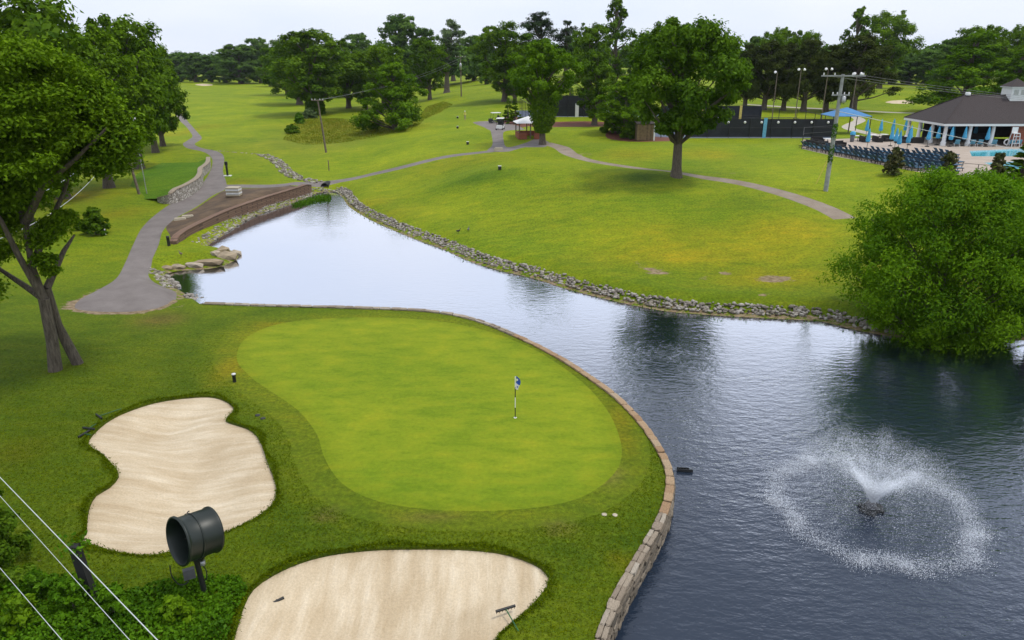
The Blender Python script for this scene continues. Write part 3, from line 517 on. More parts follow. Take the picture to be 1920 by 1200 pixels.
for i, (lab, kind, var, px, by, ty, wp) in enumerate(TREES):
    p = G(px, by); (ms, wd) = proto(kind, var); h = ztop(p, ty)-p[2]; s = wp*mpp(p)/wd
    plant_tree('cone_evergreen' if kind == 'arb' else 'cedar_tree' if kind == 'cedar' else 'pine_tree' if kind == 'pine' else 'tree', lab, ms, p, (s*1.22, s*1.22, h/18.*1.03), i*1.7, None)
# far woods beyond the last fairways, too far to count
P, Nn, Vv = [], [], []; r = np.random.default_rng(3)
for i in range(880):
    if i < 420:
        X = r.uniform(-330, 480); Y = (455 if X < -60 else 330+40*math.sin(X*.02))+r.uniform(30, 90)+max(0, X-150)*.12
    else: X = r.uniform(-900, 1100); Y = r.uniform(560, 900) if i % 3 else r.uniform(900, 1500)
    zz = float(H([[X, Y]])[0]); hh = r.uniform(10, 18)*(1.0 if Y < 900 else 1.15); n = 420 if i < 420 else 200
    d = unit(r.normal(size=(n, 3))); d[:, 2] = np.abs(d[:, 2])*1.0-.15; P.append(np.array([X, Y, zz+hh*.45])+d*np.array([hh*.55, hh*.4, hh*.6])*r.uniform(.8, 1.05, (n, 1))); Nn.append(unit(d+r.normal(size=(n, 3))*.4+np.array([0, 0, .4]))); Vv.append(np.clip(r.uniform(0, .8)+r.normal(0, .15, n), 0, 1))
o = link('far_wood', leaf_mesh('far_wood', np.vstack(P), np.vstack(Nn), 1.9, .8, np.concatenate(Vv), r), LM['far']); o['kind'] = 'stuff'; o['label'] = 'distant wood along the horizon'
# the four trees that show largest
p = G(1268, 331); ms = make_tree('lawn', 21, Ht=ztop(p, 38)-p[2], Wd=236*mpp(p), cb=.28, clear=4.6, env='round', nl=40, ns=15, nleaf=74, leaf=.36, lobe=.25, trunk=.034, droop=.3, sub=.36); plant_tree('tree', 'great lawn tree with thick trunk standing alone by the gravel path', ms, p)
p = G(1017, 271); ms = make_tree('bright', 22, Ht=ztop(p, 74)-p[2], Wd=137*mpp(p), cb=.42, env='oval', nl=28, ns=12, nleaf=66, leaf=.36, lobe=.28, trunk=.032, droop=.3); e = plant_tree('tree', 'tree with leaf covered trunk in front of the white roofed gazebo', ms, p)
r = np.random.default_rng(5); n = 5200; hh = ztop(p, 74)-p[2]; zz = r.uniform(.12, .55, n)*hh; a = r.uniform(0, 6.28, n); rad = (1.0+1.2*np.sin(np.clip((zz/hh-.12)/.43, 0, 1)*2.6))*r.uniform(.5, 1.05, n); d = np.c_[np.cos(a), np.sin(a), a*0+.3]
link('trunk_leaves', leaf_mesh('trunk_leaves', np.c_[np.cos(a)*rad, np.sin(a)*rad, zz], unit(d+r.normal(size=(n, 3))*.4), .34, .6, r.uniform(0, .7, n), r), LM['oak'], e)
p = G(592, 214); n = 5000; hh = ztop(p, 62)-p[2]; zz = r.uniform(0, .5, n)*hh; a = r.uniform(0, 6.28, n); rad = (2.6-1.0*zz/hh)*r.uniform(.7, 1.05, n); d = np.c_[np.cos(a), np.sin(a), a*0+.3]
ivy = [o for o in COL.objects if o.get('label', '').startswith('huge dark oak')][0]; o = link('ivy', leaf_mesh('ivy', np.c_[np.cos(a)*rad, np.sin(a)*rad, zz], unit(d+r.normal(size=(n, 3))*.4), .5, .7, r.uniform(0, .7, n), r), LM['dark'], ivy); o.scale = (1/ivy.scale[0], 1/ivy.scale[1], 1/ivy.scale[2])
# forked tree at the left: own limbs, own boughs
p = G(104, 694); r = np.random.default_rng(31); k = mpp(p)
def off(px, py, dy=0.):       # point near the tree at a photo position, dy metres behind its trunk
    d = ray(px, py); tt = (p[1]+dy)/d[1]; return Vector((d[0]*tt-p[0], dy, CAMZ+d[2]*tt-p[2]))
mb = MB(); fork = off(82, 560)
mb.tube([(0, 0, -.5), (0, 0, 0), off(98, 640), fork], [.46, .36, .3, .27], 12); mb.tube([(.75, .9, -.4), Vector((.7, .9, 0)), off(108, 610, .7), off(88, 540, .4)], [.36, .29, .24, .2], 10)
limbs = [[fork, off(60, 500), off(47, 420), off(44, 340), off(40, 250)], [fork, off(35, 480, -.6), off(0, 410, -1.2), off(-50, 340, -2)], [fork, off(45, 535, .6), off(0, 505, 1), off(-70, 420, 2)], [off(60, 500), off(88, 430, 1), off(120, 360, 1.6), off(150, 250, 2)], [off(47, 420), off(80, 350, -1), off(140, 300, -1.5), off(200, 240, -1.6)], [off(47, 420), off(20, 330, 1.5), off(-20, 230, 2)], [off(88, 540, .4), off(120, 470, 1.6), off(140, 440, 2.4)]]
for L in limbs: mb.tube(L, list(np.linspace(.2, .05, len(L))), 8)
tm = mb.mesh('trunk'); PP, NN, VV = [], [], []
boughs = [(10,420,36),(-12,480,36),(28,365,44),(70,330,44),(-30,540,30),(-150,150,150),(-220,300,150),(-140,420,110),(-230,480,120),(10,300,60),(-20,380,60),(35,370,34),(-40,140,130),(30,140,100),(100,165,95),(160,215,90),(200,270,80),(130,260,110),(60,250,120),(-30,260,130),(-80,330,90),(30,320,70),(110,305,66),(190,305,46),(215,285,40),(98,428,24),(76,452,20),(118,408,18),(85,488,14),(-90,200,120),(70,110,60),(-20,95,60),(165,180,60),(225,250,42),(95,508,10)]  # unseen boughs far out to the left are added to shade the lawn
for bx, by, br in boughs:
    for q in range(3 if br > 60 else 2):
        c = np.array(off(bx+r.uniform(-.25, .25)*br, by+r.uniform(-.2, .2)*br, r.uniform(-1, 1)*br*k*.9)); lr = br*k*r.uniform(.55, .8); cv = r.uniform(0, 1); ns = int(5+lr*7)
        d = unit(r.normal(size=(ns, 3))+np.array([0, 0, .25])); sc = c+d*lr*np.array([1, 1, .7])*r.uniform(.55, 1, (ns, 1))
        for j in range(ns):
            n = int(r.uniform(80, 150)); dd = unit(r.normal(size=(n, 3))); sr = r.uniform(.35, .8)*min(1, br/40+.2)
            PP.append(sc[j]+dd*sr*np.abs(r.normal(.8, .3, n))[:, None]*np.array([1.15, 1.15, .6])); NN.append(unit(dd*.4+np.array([0, 0, .7])+r.normal(size=(n, 3))*.4)); VV.append(np.clip(.5*cv+r.normal(.3, .22, n), 0, 1))
cm = leaf_mesh('crown', np.vstack(PP), np.vstack(NN), .22, .5, np.concatenate(VV), r, .35); cm.materials.append(LM['oak'])
plant_tree('tree', 'big forked tree with grey limbs on the near left lawn', (tm, cm), p)
# willow over the water
p = np.array([*U(1752, 622, -.6)[:2], -.6]); r = np.random.default_rng(41); k = mpp(p); Hw, Rw = ztop(p, 326)-p[2], 190*k
ms = make_tree('willow', 44, Ht=Hw, Wd=Rw*2.05, cb=-.08, env='round', nl=100, ns=16, nleaf=84, leaf=.23, aspect=.36, lobe=.21, sub=.42, droop=.5, flat=.85, trunk=.03)
me = ms[1]; vz = np.empty(len(me.vertices)*3, np.float32); me.vertices.foreach_get('co', vz); vz = vz.reshape(-1, 3); vz[:, 2] = np.maximum(vz[:, 2], WATER+.04-p[2]+np.abs(vz[:, 0])*.003); me.vertices.foreach_set('co', vz.ravel()); me.update()
plant_tree('willow_tree', 'round light green willow leaning over the pond', ms, p, (1, .8, 1))
# bushes and saplings
def bush(sp, seed, Ht, Wd, leaf=.16, nl=16, nleaf=60, **kw): return make_tree(sp, seed, Ht=Ht, Wd=Wd, cb=.02, env=kw.pop('env', 'dome'), nl=nl, ns=10, nleaf=nleaf, leaf=leaf, lobe=.34, trunk=.02, limbs=True, **kw)
for j, (lab, sp, px, by, ty, wp, lf, sparse) in enumerate([
 ('round dark shrub on the left lawn beside a white stake', 'dark', 181, 440, 388, 54, .2, 60), ('brownish round shrub left of the dark shrub', 'cedar', 115, 420, 392, 36, .18, 50), ('small shrub touching the left side of the dark shrub', 'dark', 151, 432, 410, 22, .16, 40), ('dark bush hugging the left edge below the bunker', 'dark', -5, 1075, 905, 150, .12, 120),
 ('dark shrub at the right edge behind the willow', 'dark', 1905, 425, 335, 100, .22, 90), ('leafy thicket right of the willow at the shore', 'willow', 1930, 645, 360, 190, .24, 150), ('low thicket below the dark shrub at the right edge', 'oak', 1890, 520, 400, 110, .22, 70), ('bronze leaved sapling by the pool fence', 'magnolia', 1673, 328, 276, 40, .24, 24), ('second bronze leaved sapling near the pool gate', 'magnolia', 1776, 327, 284, 34, .24, 22), ('sapling beside the dark conifer near the small pool', 'magnolia', 1866, 336, 285, 32, .24, 30),
 ('pale shrub below the ivy covered oak', 'pale', 580, 222, 205, 30, .35, 50), ('green shrub at the foot of the ivy covered oak', 'oak', 597, 216, 203, 14, .3, 40), ('brushy shrub at the left end of the meadow', 'reed', 562, 232, 212, 24, .3, 40), ('small round bush in the middle of the meadow', 'reed', 673, 240, 226, 12, .25, 40), ('low bush on the meadow end near the creek', 'dark', 548, 250, 235, 30, .3, 40), ('dark hedge bush left of the wooden shed', 'dark', 1148, 250, 215, 40, .3, 60), ('dark hedge bush touching the wooden shed', 'dark', 1180, 260, 228, 36, .3, 60)]):
    p = G(px, by); h = ztop(p, ty)-p[2]; ms = bush(sp, 60+j, h, wp*mpp(p), lf, nleaf=sparse); plant_tree('sapling' if 'sapling' in lab else 'shrub', lab, ms, p, cat='sapling' if 'sapling' in lab else 'shrub', parts=('stem', 'crown'))
# ------------------------------------------------------------------ ground cover, meadow, reeds (uncountable)
def cover(name, label, sp, poly, n, hfun, leaf, aspect, upright, seed, droop=0.):
    r = np.random.default_rng(seed); lo, hi = poly.min(0), poly.max(0); Q = r.uniform(lo, hi, (n*3, 2)); Q = Q[inside(Q, poly)][:n]; z = H(Q); hh = hfun(Q, r)
    P = np.c_[Q, z+hh*r.uniform(.15, 1, len(Q))]; Nn = unit(r.normal(size=(len(Q), 3))*np.array([1, 1, .4])+np.array([0, 0, upright])); big = np.sin(Q[:, 0]*1.7+np.sin(Q[:, 1]*1.3))*.2
    o = link(name, leaf_mesh(name, P, Nn, leaf, aspect, np.clip(r.normal(.45, .22, len(Q))+big, 0, 1), r, droop), LM[sp]); o['kind'] = 'stuff'; o['label'] = label; return o
IVY = np.array([G(x, y)[:2] for x, y in [(-60,1060),(60,1075),(130,1085),(230,1110),(330,1095),(400,1082),(450,1085),(465,1110),(440,1150),(425,1215),(420,1330),(-200,1330),(-250,1100)]])
lump = lambda Q, r: .08+.26*np.abs(np.sin(Q[:, 0]*1.1+1)*np.sin(Q[:, 1]*1.4))
cover('ground_ivy', 'leafy green ground cover around the fan post', 'ivy', IVY, 34000, lump, .11, .75, 1.0, 71)
MEAD = gl_ = np.array([G(x, y)[:2] for x, y in [(530,262),(545,235),(570,222),(640,222),(690,232),(780,222),(800,200),(830,190),(850,196),(800,222),(770,244),(700,258),(640,268),(570,272)]])
cover('meadow_grass', 'tall yellowing meadow grass around the bushy tree', 'grassy', MEAD, 17000, lambda Q, r: (.12+.5*r.uniform(0, 1, len(Q)))*(.4+.6*np.abs(np.sin(Q[:, 0]*.35)*np.sin(Q[:, 1]*.22+Q[:, 0]*.1)))*sst(0, 5, -sdf(Q, MEAD)+r.uniform(-2, 2, len(Q))), .45, .2, .2, 72)
REED = np.array([G(x, y)[:2] for x, y in [(548,390),(575,380),(600,373),(622,378),(620,388),(590,394),(560,397)]])
def low(Q, r): return .1+.35*r.uniform(0, 1, len(Q))-np.minimum(0, H(Q)-WATER)
cover('pond_reeds', 'green water plants at the head of the pond', 'reed', REED, 3600, low, .3, .25, .2, 73)
c = FARSH[(FARSH[:, 0] > -24) & (FARSH[:, 0] < 26)]; SH = np.vstack([c+[0, .9], (c-[0, .5])[::-1]])
cover('shore_weeds', 'weeds growing between the shore stones', 'reed', SH, 5200, lambda Q, r: .1+.3*np.clip(np.sin(Q[:, 0]*.9)+np.sin(Q[:, 0]*2.3+1), 0, 1)-np.minimum(0, H(Q)-WATER), .22, .3, .3, 74)


r = np.random.default_rng(75); Q = np.c_[r.uniform(-36, 9, 520000), r.uniform(12.5, 46, 520000)]; Q = Q[r.uniform(0, 1, len(Q)) < sst(46, 18, Q[:, 1])*sst(-36, -20, Q[:, 0])]
ok = ~(inside(Q, POND) | inside(Q, GREEN) | inside(Q, B1) | inside(Q, B2)) & (dist_line(Q, GREEN, True) > 1.2); Q = Q[ok][:150000]; dl = np.minimum(dist_line(Q, B1, True), dist_line(Q, B2, True)); z = H(Q)
LM['turf'] = leaf_mat('leaf_turf', (.075, .12, .003), (.20, .245, .006), .2, 0)
o = link('rough_grass', leaf_mesh('rough_grass', np.c_[Q, z+.015+.03*(dl < .3)], unit(r.normal(size=(len(Q), 3))*np.array([1, 1, .6])+[0, 0, .7]), .085, .26, r.normal(.4, .25, len(Q))+.2*np.sin(Q[:, 0]*.7)*np.sin(Q[:, 1]*.5), r, 0.), LM['turf']); o['kind'] = 'stuff'; o['label'] = 'short rough grass around the bunkers'

for j, (px, py, hh, ww, lab) in enumerate(((75,1120,1.0,1.1,'broad leaved weed at the left of the vine covered post'),(140,1145,1.2,1.3,'tall broad leaved weed below the vine covered post'),(215,1150,1.0,1.2,'broad leaved weed right of the vine covered post'),(40,1175,1.1,1.4,'yellow green weed in the bottom left corner'),(330,1160,.7,1.3,'low spreading weed under the fan post'))):
    p = G(px, py); ms = make_tree('bright' if j in (3, 4) else 'ivy', 300+j, Ht=hh, Wd=ww, cb=.1, env='dome', nl=12, ns=5, nleaf=14, leaf=.2, aspect=.5, lobe=.3, trunk=.02, droop=.3); plant_tree('weed_plant', lab, ms, p, cat='plant', parts=('stem', 'crown'))

def lipgrass(L, n, seed):
    r = np.random.default_rng(seed); k = r.integers(0, len(L), n); a = L[k, :2]; b_ = np.roll(L, -1, 0)[k, :2]; Q = a+(b_-a)*r.uniform(0, 1, (n, 1)); t_ = unit(b_-a); nn = np.c_[-t_[:, 1], t_[:, 0]]; s_ = 1 if not inside((L[[0]]+np.c_[-(L[1]-L[0])[1:2], (L[1]-L[0])[0:1]]*.3), L)[0] else -1
    Q = Q+nn*s_*(r.normal(.1, .07, n)*(1+.7*np.sin(k*.7)))[:, None]; return np.c_[Q, H(Q)+r.uniform(-.03, .06, n)]
P = np.vstack([lipgrass(B1, 9000, 76), lipgrass(B2, 9000, 77)]); r = np.random.default_rng(78)
o = link('lip_grass', leaf_mesh('lip_grass', P, unit(r.normal(size=(len(P), 3))*np.array([1, 1, .5])+[0, 0, .4]), .13, .22, r.normal(.35, .25, len(P)), r, .1), LM['turf']); o['kind'] = 'stuff'; o['label'] = 'ragged grass hanging over the bunker lips'
# ------------------------------------------------------------------ pond wall: core, coping stones, rubble face
Ln = smooth_line(NEAR[::3], .1); seg = np.r_[0, np.cumsum(np.linalg.norm(np.diff(Ln, axis=0), axis=1))]; T_ = np.gradient(Ln, axis=0); T_ = unit(T_); Nw = np.c_[-T_[:, 1], T_[:, 0]]   # Nw points over the water
if not inside(Ln[[200]]+Nw[[200]]*.6, POND)[0]: Nw = -Nw
wall = thing('pond_wall', 'low stone retaining wall curving around the putting green at the water', 'wall', (0, 0, 0))
mb = MB(); i = np.arange(0, len(Ln), 5); a = Ln[i]-Nw[i]*.06; bq = Ln[i]+Nw[i]*.23; V = [(*q, -.02) for q in a]+[(*q, -.02) for q in bq]+[(*q, -2.) for q in bq]; n = len(i)
mb.add(V, [(k, k+1, n+k+1, n+k) for k in range(n-1)]+[(n+k, n+k+1, 2*n+k+1, 2*n+k) for k in range(n-1)]); mb.build('wall_core', M['mortar'], wall)
def stone_mesh(name, seed, dx, dy, dz, j=.12):
    r = random.Random(seed); mb = MB(); q = []
    for z, s in ((-.5, .94), (.28, 1), (.5, .88)):
        for x, y in ((-.5, -.5), (.0, -.53), (.5, -.5), (.53, 0), (.5, .5), (0, .53), (-.5, .5), (-.53, 0)): q.append(((x*s+r.uniform(-j, j)*.5)*dx, (y*s+r.uniform(-j, j)*.5)*dy, (z+r.uniform(-j, j)*.3)*dz))
    f = [tuple(range(8))[::-1], tuple(range(16, 24))]+[(l*8+k, l*8+(k+1) % 8, l*8+8+(k+1) % 8, l*8+8+k) for l in (0, 1) for k in range(8)]; mb.add(q, f); return mb.mesh(name)
cop = [stone_mesh('coping_stone', k, 1, 1, 1, .1) for k in range(6)]; copg = [stone_mesh('coping_stone', 20+k, 1, 1, 1, .2) for k in range(6)]
for m_ in cop: m_.materials.append(M['coping'])
for m_ in copg: m_.materials.append(M['coping_grey'])
s = .1; total = seg[-1]
while s < total-.3:
    Lq = random.uniform(.42, .8); k = min(int(np.searchsorted(seg, s+Lq/2)), len(Ln)-1); grey = Ln[k][1] < 22.5 or Ln[k][1] > 41; rows = 2 if (grey and random.random() < .6) else 1
    for rr in range(rows):
        wdt = .34/rows; pos = Ln[k]+Nw[k]*(.11+(rr-(rows-1)/2)*wdt); o = link('coping_stone', random.choice(copg if grey else cop), None, wall, (pos[0], pos[1], .03+random.uniform(-.012, .02)))
        o.rotation_euler = (random.uniform(-.02, .02), random.uniform(-.02, .02), math.atan2(T_[k][1], T_[k][0])+random.uniform(-.04, .04)); o.scale = (Lq-.035, wdt-.02, .13)
    s += Lq
rub = [stone_mesh('face_stone', 40+k, 1, 1, 1, .22) for k in range(6)]
for m_ in rub: m_.materials.append(M['rubble'])
for row, (z, hgt) in enumerate(((-.17, .2), (-.39, .22), (-.62, .23), (-.85, .22))):
    s = seg[np.argmin(np.abs(Ln[:, 1]-27.5)+(Ln[:, 0] < 3)*50)]+random.uniform(0, .3)
    while s < total-.3:
        Lq = random.uniform(.28, .62); k = min(int(np.searchsorted(seg, s+Lq/2)), len(Ln)-1); pos = Ln[k]+Nw[k]*.22
        o = link('face_stone', random.choice(rub), None, wall, (pos[0], pos[1], z)); o.rotation_euler = (0, 0, math.atan2(T_[k][1], T_[k][0])+random.uniform(-.06, .06)); o.scale = (Lq-.03, random.uniform(.16, .24), hgt-.02); s += Lq
# ------------------------------------------------------------------ loose stone banks
def rock_mesh(name, seed, j=.28):
    r = random.Random(seed); import bmesh; bm = bmesh.new(); bmesh.ops.create_icosphere(bm, subdivisions=1, radius=.5)
    for v in bm.verts: v.co *= 1+r.uniform(-j, j)
    me = bpy.data.meshes.new(name); bm.to_mesh(me); bm.free(); return me
rocks = [rock_mesh('rock', k) for k in range(8)]
for m_ in rocks: m_.materials.append(M['rock'])
def bank(name, label, L, n, width, size, keep, seed, z_off=.0, mat='rock', side=1):
    r = np.random.default_rng(seed); L = np.asarray(L); sg = np.r_[0, np.cumsum(np.linalg.norm(np.diff(L, axis=0), axis=1))]; S = r.uniform(0, sg[-1], n); c = np.c_[np.interp(S, sg, L[:, 0]), np.interp(S, sg, L[:, 1])]
    t_ = unit(np.gradient(L, axis=0)); nn = np.c_[-t_[:, 1], t_[:, 0]]*side; nx = np.c_[np.interp(S, sg, nn[:, 0]), np.interp(S, sg, nn[:, 1])]; c = c+nx*r.uniform(width[0], width[1], (n, 1)); z = np.maximum(H(c), WATER-.15); sz = r.uniform(size[0], size[1], n)
    order = np.argsort(c[:, 1]); root = thing(name, label, 'rocks', (c[:, 0].mean(), c[:, 1].mean(), float(z.mean()))); root.location = (0, 0, 0); V, Fq, va = [], [], []
    for q, i in enumerate(order):
        e = (r.uniform(0, 6), r.uniform(0, 6), r.uniform(0, 6)); sc = (sz[i]*r.uniform(.8, 1.3), sz[i]*r.uniform(.7, 1.1), sz[i]*r.uniform(.5, .85)); lo = (c[i, 0], c[i, 1], z[i]+sz[i]*.18+z_off)
        if q < keep:
            o = link('rock', rocks[q % 8], None, root, lo); o.rotation_euler = (e[0]*.08, e[1]*.08, e[2]); o.scale = sc
        else:
            me = rocks[q % 8]; R_ = Matrix.Rotation(e[2], 3, 'Z'); k = sum(len(x) for x in V); V.append([R_ @ Vector((v.co[0]*sc[0], v.co[1]*sc[1], v.co[2]*sc[2]))+Vector(lo) for v in me.vertices]); Fq += [[a+k for a in p_.vertices] for p_ in me.polygons]; va += [r.uniform(0, 1)]*len(me.vertices)
    if V:
        me = np_mesh('rock_fill', np.array([tuple(x) for q in V for x in q]), np.array(Fq), {'v': ('FLOAT', va)}); o = link('rock_fill', me, M['rock'], root); o['kind'] = 'stuff'
    return root
sel = FARSH[(FARSH[:, 1] < 96) & (FARSH[:, 0] > -27)]; k0 = int(np.argmax(FARSH[:, 0] > -24)); R1 = FARSH[k0:]; R1 = R1[R1[:, 0] < 27]
sd_ = 1 if not inside((R1[[40]]+np.c_[-unit(np.gradient(R1, axis=0))[[40], 1], unit(np.gradient(R1, axis=0))[[40], 0]]*1.0), POND)[0] else -1
bank('riprap_bank', 'long band of pale loose rocks edging the far side of the pond', R1, 2200, (.35, 1.25), (.14, .36), 300, 81, .05, side=sd_)
R2 = FARSH[:k0+6]; bank('stone_bank', 'rough stones along the shore below the brown block wall', R2, 700, (.0, 1.2), (.16, .38), 120, 82, .0, side=sd_)
R3 = smooth_line([G(x, y)[:2] for x, y in [(330,540),(312,528),(300,518),(298,508)]], .3); bank('cove_stones', 'pale small stones heaped in the shaded cove by the cart path', R3, 130, (-.6, .8), (.2, .42), 130, 83)
R3 = smooth_line([G(x, y)[:2] for x, y in [(352,552),(362,560),(372,566)]], .3); bank('corner_stones', 'pale stones at the left end of the pond wall', R3, 50, (-.4, .5), (.2, .4), 50, 86)
R4 = smooth_line([G(x, y)[:2] for x, y in [(492,290),(510,298),(528,310),(535,320),(552,331),(575,338),(598,342)]], .4); bank('creek_stones', 'rocky dry creek bed winding down to the cart path', R4, 420, (-.9, .9), (.25, .5), 180, 84, -.05)
R5 = smooth_line([G(x, y)[:2] for x, y in [(388,281),(430,285),(470,288),(495,291)]], .4); bank('ditch_stones', 'thin dark line of stones from the cart path to the creek', R5, 70, (-.3, .3), (.15, .3), 40, 85, -.05)
for j, (lab, px, py, sx, sy, sz, rz) in enumerate([('largest tan boulder at the tip of the rocky point', 425, 484, 1.9, 1.1, .8, .2), ('flat tan boulder second on the rocky point', 392, 495, 2.2, .9, .6, .1), ('small tan boulder at the outer tip of the point', 440, 478, 1.2, .8, .6, .5), ('tan slab in the middle of the rocky point', 365, 499, 1.5, .7, .5, .0), ('tan slab nearest the cove', 335, 502, 1.5, .6, .4, -.1), ('pale boulder on top of the rocky point', 418, 472, 1.2, .8, .6, .8), ('low tan stone at the inner end of the point', 312, 504, 1.1, .6, .35, 0), ('upright pale stone behind the boulders', 405, 477, .8, .6, .5, 1)]):
    q = G(px, py); me = rock_mesh('boulder', 200+j, .2); me.materials.append(M['boulder']); o = link('boulder', me, None, None, (q[0], q[1], max(q[2], WATER)+sz*.2)); o.scale = (sx*1.25, sy*1.25, sz*1.3); o.rotation_euler = (0, 0, rz); tag(o, lab, 'boulder', 'boulders on the rocky point')
# ------------------------------------------------------------------ retaining walls by the path
def wall_strip(mb, L, zt, zb, th):
    L = np.asarray(L); t_ = unit(np.gradient(L, axis=0)); nn = np.c_[-t_[:, 1], t_[:, 0]]; A = L+nn*th/2; B_ = L-nn*th/2; n = len(L); V = [(*A[i], zt[i]) for i in range(n)]+[(*B_[i], zt[i]) for i in range(n)]+[(*A[i], zb[i]) for i in range(n)]+[(*B_[i], zb[i]) for i in range(n)]; Fq = []
    for i in range(n-1): Fq += [(i, i+1, n+i+1, n+i), (2*n+i, 2*n+i+1, i+1, i), (n+i, n+i+1, 3*n+i+1, 3*n+i)]
    Fq += [(0, n, 3*n, 2*n), (n-1, 3*n-1, 4*n-1, 2*n-1)]; mb.add(V, Fq)
m, t, b = new_mat('brown_wall_block'); M['block'] = m; br = N(t, 'ShaderNodeTexBrick', Scale=1.0, **{'Mortar Size': .02, 'Brick Width': .45, 'Row Height': .2}); gcd = t.nodes.new('ShaderNodeTexCoord'); mpn = t.nodes.new('ShaderNodeMapping'); mpn.inputs['Rotation'].default_value = (math.pi/2, 0, 0); t.links.new(gcd.outputs['Object'], mpn.inputs[0]); t.links.new(mpn.outputs[0], br.inputs[0])
br.inputs['Color1'].default_value = (.145, .085, .058, 1); br.inputs['Color2'].default_value = (.20, .125, .085, 1); br.inputs['Mortar'].default_value = (.085, .052, .036, 1); t.links.new(br.outputs['Color'], b.inputs['Base Color']); b.inputs['Roughness'].default_value = .9; bump(t, b, br.outputs['Fac'], -.6, .05)
m, t, b = new_mat('pale_stacked_stone'); M['stacked'] = m; vo = N(t, 'ShaderNodeTexVoronoi', Scale=2.6, feature='F1'); gcd = t.nodes.new('ShaderNodeTexCoord'); t.links.new(gcd.outputs['Object'], vo.inputs['Vector']); v2 = N(t, 'ShaderNodeTexVoronoi', Scale=2.6, feature='DISTANCE_TO_EDGE'); t.links.new(gcd.outputs['Object'], v2.inputs['Vector'])
sp_ = t.nodes.new('ShaderNodeSeparateColor'); t.links.new(vo.outputs['Color'], sp_.inputs[0]); cc = mix(t, ramp(t, v2.outputs['Distance'], [(.02, 0), (.09, 1)]), (.12, .10, .08), ramp(t, sp_.outputs[0], [(0, (.27, .24, .2)), (1, (.52, .49, .44))])); t.links.new(cc, b.inputs['Base Color']); b.inputs['Roughness'].default_value = .9; bump(t, b, v2.outputs['Distance'], .8, .2)
k1 = int(np.argmin(np.linalg.norm(DIRT-G(326, 459)[:2], axis=1))); k0_ = int(np.argmin(np.linalg.norm(DIRT-G(584, 360)[:2], axis=1))); bw = DIRT[min(k0_, k1):max(k0_, k1)+1]; cen_ = DIRT.mean(0); t_ = unit(np.gradient(bw, axis=0)); nn = np.c_[-t_[:, 1], t_[:, 0]]; nn *= np.sign(((cen_-bw)*nn).sum(1).mean()); bw = smooth_line((bw+nn*.2)[::2], .5); z0 = H(bw-0); n = len(bw); q = np.minimum(np.linspace(0, 1, n), 1-np.linspace(0, 1, n)); zt = np.minimum(H(bw+0)*0+.5, .2+q*9); z0 = np.minimum(z0, 0)
e = thing('block_wall', 'long brown block retaining wall above the pond shore', 'wall', (0, 0, 0)); mb = MB(); wall_strip(mb, bw, zt, z0-.8, .55); mb.build('block_face', M['block'], e)
mb = MB(); wall_strip(mb, bw, zt+.06, zt+.003, .66); mb.build('wall_cap', M['block'], e)
tw = smooth_line([G(x, y)[:2] for x, y in [(300,379),(318,382),(342,374),(368,358),(377,345),(378,333),(384,327),(391,318),(392,306)]], .4); z0 = H(tw); tz = 1.5-.6*np.linspace(0, 1, len(tw))**1.5; tz = z0+tz*np.clip(np.linspace(.3, 8, len(tw)), 0, 1)
e = thing('tee_wall', 'curved pale stacked stone wall holding up the tee', 'wall', (0, 0, 0)); mb = MB(); wall_strip(mb, tw, tz, z0-.5, .5); mb.build('stone_face', M['stacked'], e); mb = MB(); wall_strip(mb, tw, tz+.1, tz+.003, .62); mb.build('wall_cap', M['coping_grey'], e)
tb = [(x, y) for x, y in tw]+[tuple(G(372, 302)[:2]), tuple(G(300, 303)[:2]), tuple(G(262, 318)[:2]), tuple(G(232, 350)[:2]), tuple(G(262, 372)[:2])]; cz = float(np.mean(tz)); V = [(x, y, (tz[i]-.03 if i < len(tw) else float(H([[x, y]])[0])-.1)) for i, (x, y) in enumerate(tb)]; cm_ = np.mean(np.array(V), 0); V.append((cm_[0], cm_[1], cz-.1)); nb = len(tb)
me = np_mesh('tee_turf', np.array(V), np.array([(nb, i, (i+1) % nb) for i in range(nb)]), {'col': ('FLOAT_COLOR', np.array([(.095, .2, .005, 1)]*(nb+1))), 'dirt': ('FLOAT', [0]*(nb+1))}, True); struct(link('tee_ground', me, M['grass']))
# pipe and culvert
q = G(607, 357); e = thing('culvert_pipe', 'dark round culvert pipe emptying into the head of the pond', 'pipe', (q[0], q[1]+.6, WATER+.5)); mb = MB()
for r0, r1, y0, y1 in ((.52, .52, 0, 2), (.45, .45, 0, 2)): mb.tube([(0, y0, 0), (0, y1, 0)], r0, 20, False)
mb.add([(math.cos(a)*rr, 0, math.sin(a)*rr) for rr in (.45, .52) for a in np.linspace(0, 6.2832, 21)[:-1]], [(k, (k+1) % 20, 20+(k+1) % 20, 20+k) for k in range(20)]); mb.build('barrel', M['rubber'], e)
q = G(439, 368); e = thing('stone_pallet', 'pallet of pale stacked paving slabs beside the cart path', 'pallet', q); 
for k in range(5): mb = MB(); mb.box((random.uniform(-.05, .05), random.uniform(-.05, .05), .2+k*.2), (1.5, 1.1, .165)); mb.build('slab', M['white'] if k % 2 else M['edge'], e)
mb = MB(); mb.box((0, 0, .06), (1.6, 1.2, .1)); mb.build('pallet_base', M['cedar_board'], e)
for px, py, lab in ((338,413,'loose white slab lying on the bare soil'), (352,408,'pale slab leaning on the soil above the block wall')):
    q = G(px, py); mb = MB(); mb.box((0, 0, .14), (1.2, .5, .24), .3, .85); tag(mb.build('stone_slab', M['edge'], None, q), lab, 'slab')
